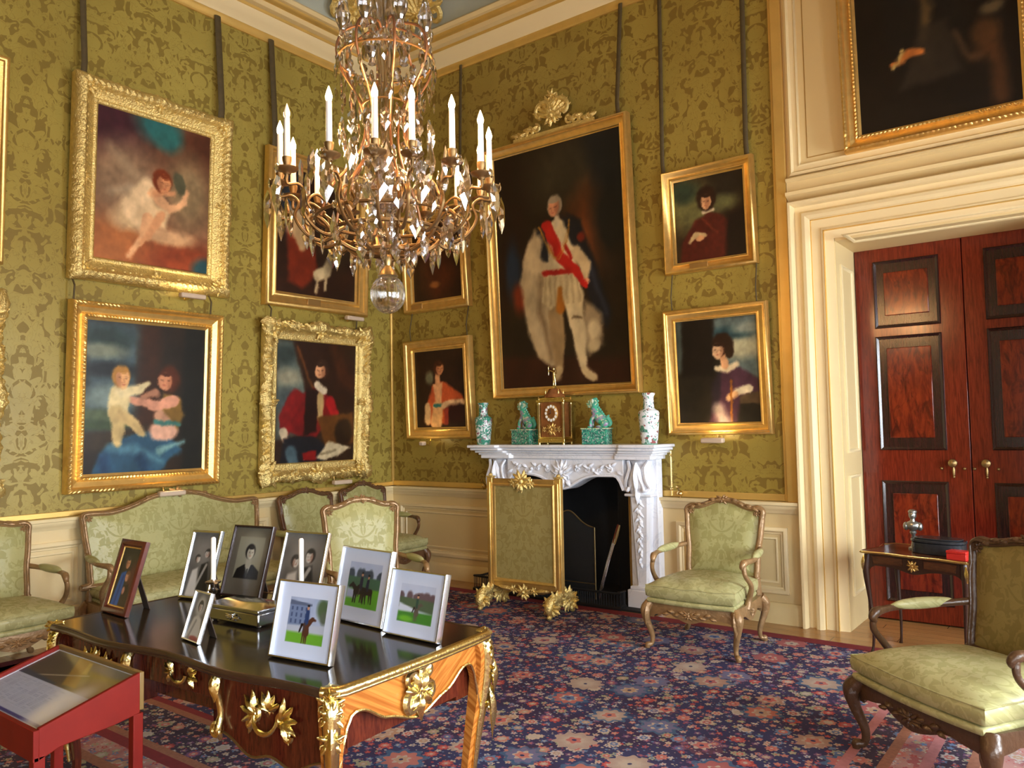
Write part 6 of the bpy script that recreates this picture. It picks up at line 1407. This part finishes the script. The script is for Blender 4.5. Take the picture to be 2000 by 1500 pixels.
    for i in range(15):
        a = base+R(AN[i])
        hang(0, .495, a+.04, 2.665, 1.45); hang(3, .487, a, 2.70, 1.0, 'crystal_rosette'); hang(1, .42, a+.2, 2.62, 1.5); hang((2, 0)[i % 2], .36, a+.1, 2.80, 1.35)
    for i in range(12):
        a = 2*PI*i/12+.1; hang(2 if i % 2 else 0, .325, a, 2.53, 1.25); hang(3, .32, a, 2.555, .85, 'crystal_rosette')
    for i in range(10): a = 2*PI*i/10; hang(0, .22, a, 2.46, 1.05)
    s = MB()
    def bulk(k, r, a, z, sc_=1.0):
        me = protos[k]; M = T(r*math.cos(a), r*math.sin(a), z) @ Matrix.Rotation(a+PI/2+rd.uniform(-.5, .5), 4, 'Z') @ Matrix.Scale(sc_, 4)
        s.add(([v.co for v in me.vertices], [tuple(p.vertices) for p in me.polygons]), M)
    for i in range(14): a = 2*PI*i/14; bulk(1, .12, a, 2.44, 1.0); bulk(1, .28, a+.2, 2.50, 1.0)
    for i in range(16):
        a = 2*PI*i/16; bulk(1, .215, a, 3.25, 1.0); bulk(4, .19, a+.1, 3.14, 1.2); bulk(0, .20, a+.15, 3.33, .8); bulk(3, .21, a, 3.27, .8); bulk(4, .13, a, 3.0, 1.2); bulk(1, .16, a+.2, 2.84, 1.1); bulk(0, .20, a, 2.98, .9); bulk(1, .23, a+.1, 2.76, 1.1); bulk(2, .15, a+.1, 3.12, .9)
    for i in range(10): a = 2*PI*i/10; bulk(2, .09, a, 3.6, .9); bulk(1, .10, a, 3.45, .9)
    for i in range(8):
        a = 2*PI*i/8+.2
        for k in range(7): z = 2.66+k*.09; r = .22-.10*math.sin(PI*min(1, k/5)); bulk(4, r, a+.1, z, .9)
    obj('small_crystals', s, crystal, t, smooth=20)['kind'] = 'stuff'
    for i in range(8):
        a = 2*PI*i/8+.35; sp = MB().add(lathe([(.001, 3.34), (.02, 3.35), (.012, 3.38), (.030, 3.42), (.034, 3.45), (.022, 3.48), (.009, 3.53), (.012, 3.55), (.004, 3.60), (.001, 3.61)], 8), T(.19*math.cos(a), .19*math.sin(a), -.02))
        obj('crystal_spire', sp, crystal, t, smooth=25)
    for i in range(6):
        a = 2*PI*i/6; sp = MB().add(lathe([(.001, 2.80), (.014, 2.82), (.022, 2.86), (.010, 2.91), (.012, 2.93), (.001, 2.97)], 6), T(.26*math.cos(a), .26*math.sin(a), -.10)); obj('crystal_spire', sp, crystal, t, smooth=25)
rib_m = simple('old bronze rib', (.24, .12, .06), .4, .85, .3, 20)
arm_m = simple('dark bronze arm', (.22, .13, .05), .4, .85, .35, 20)
wax2 = simple('electric candle tube', (.62, .60, .58), .5)
chandelier()
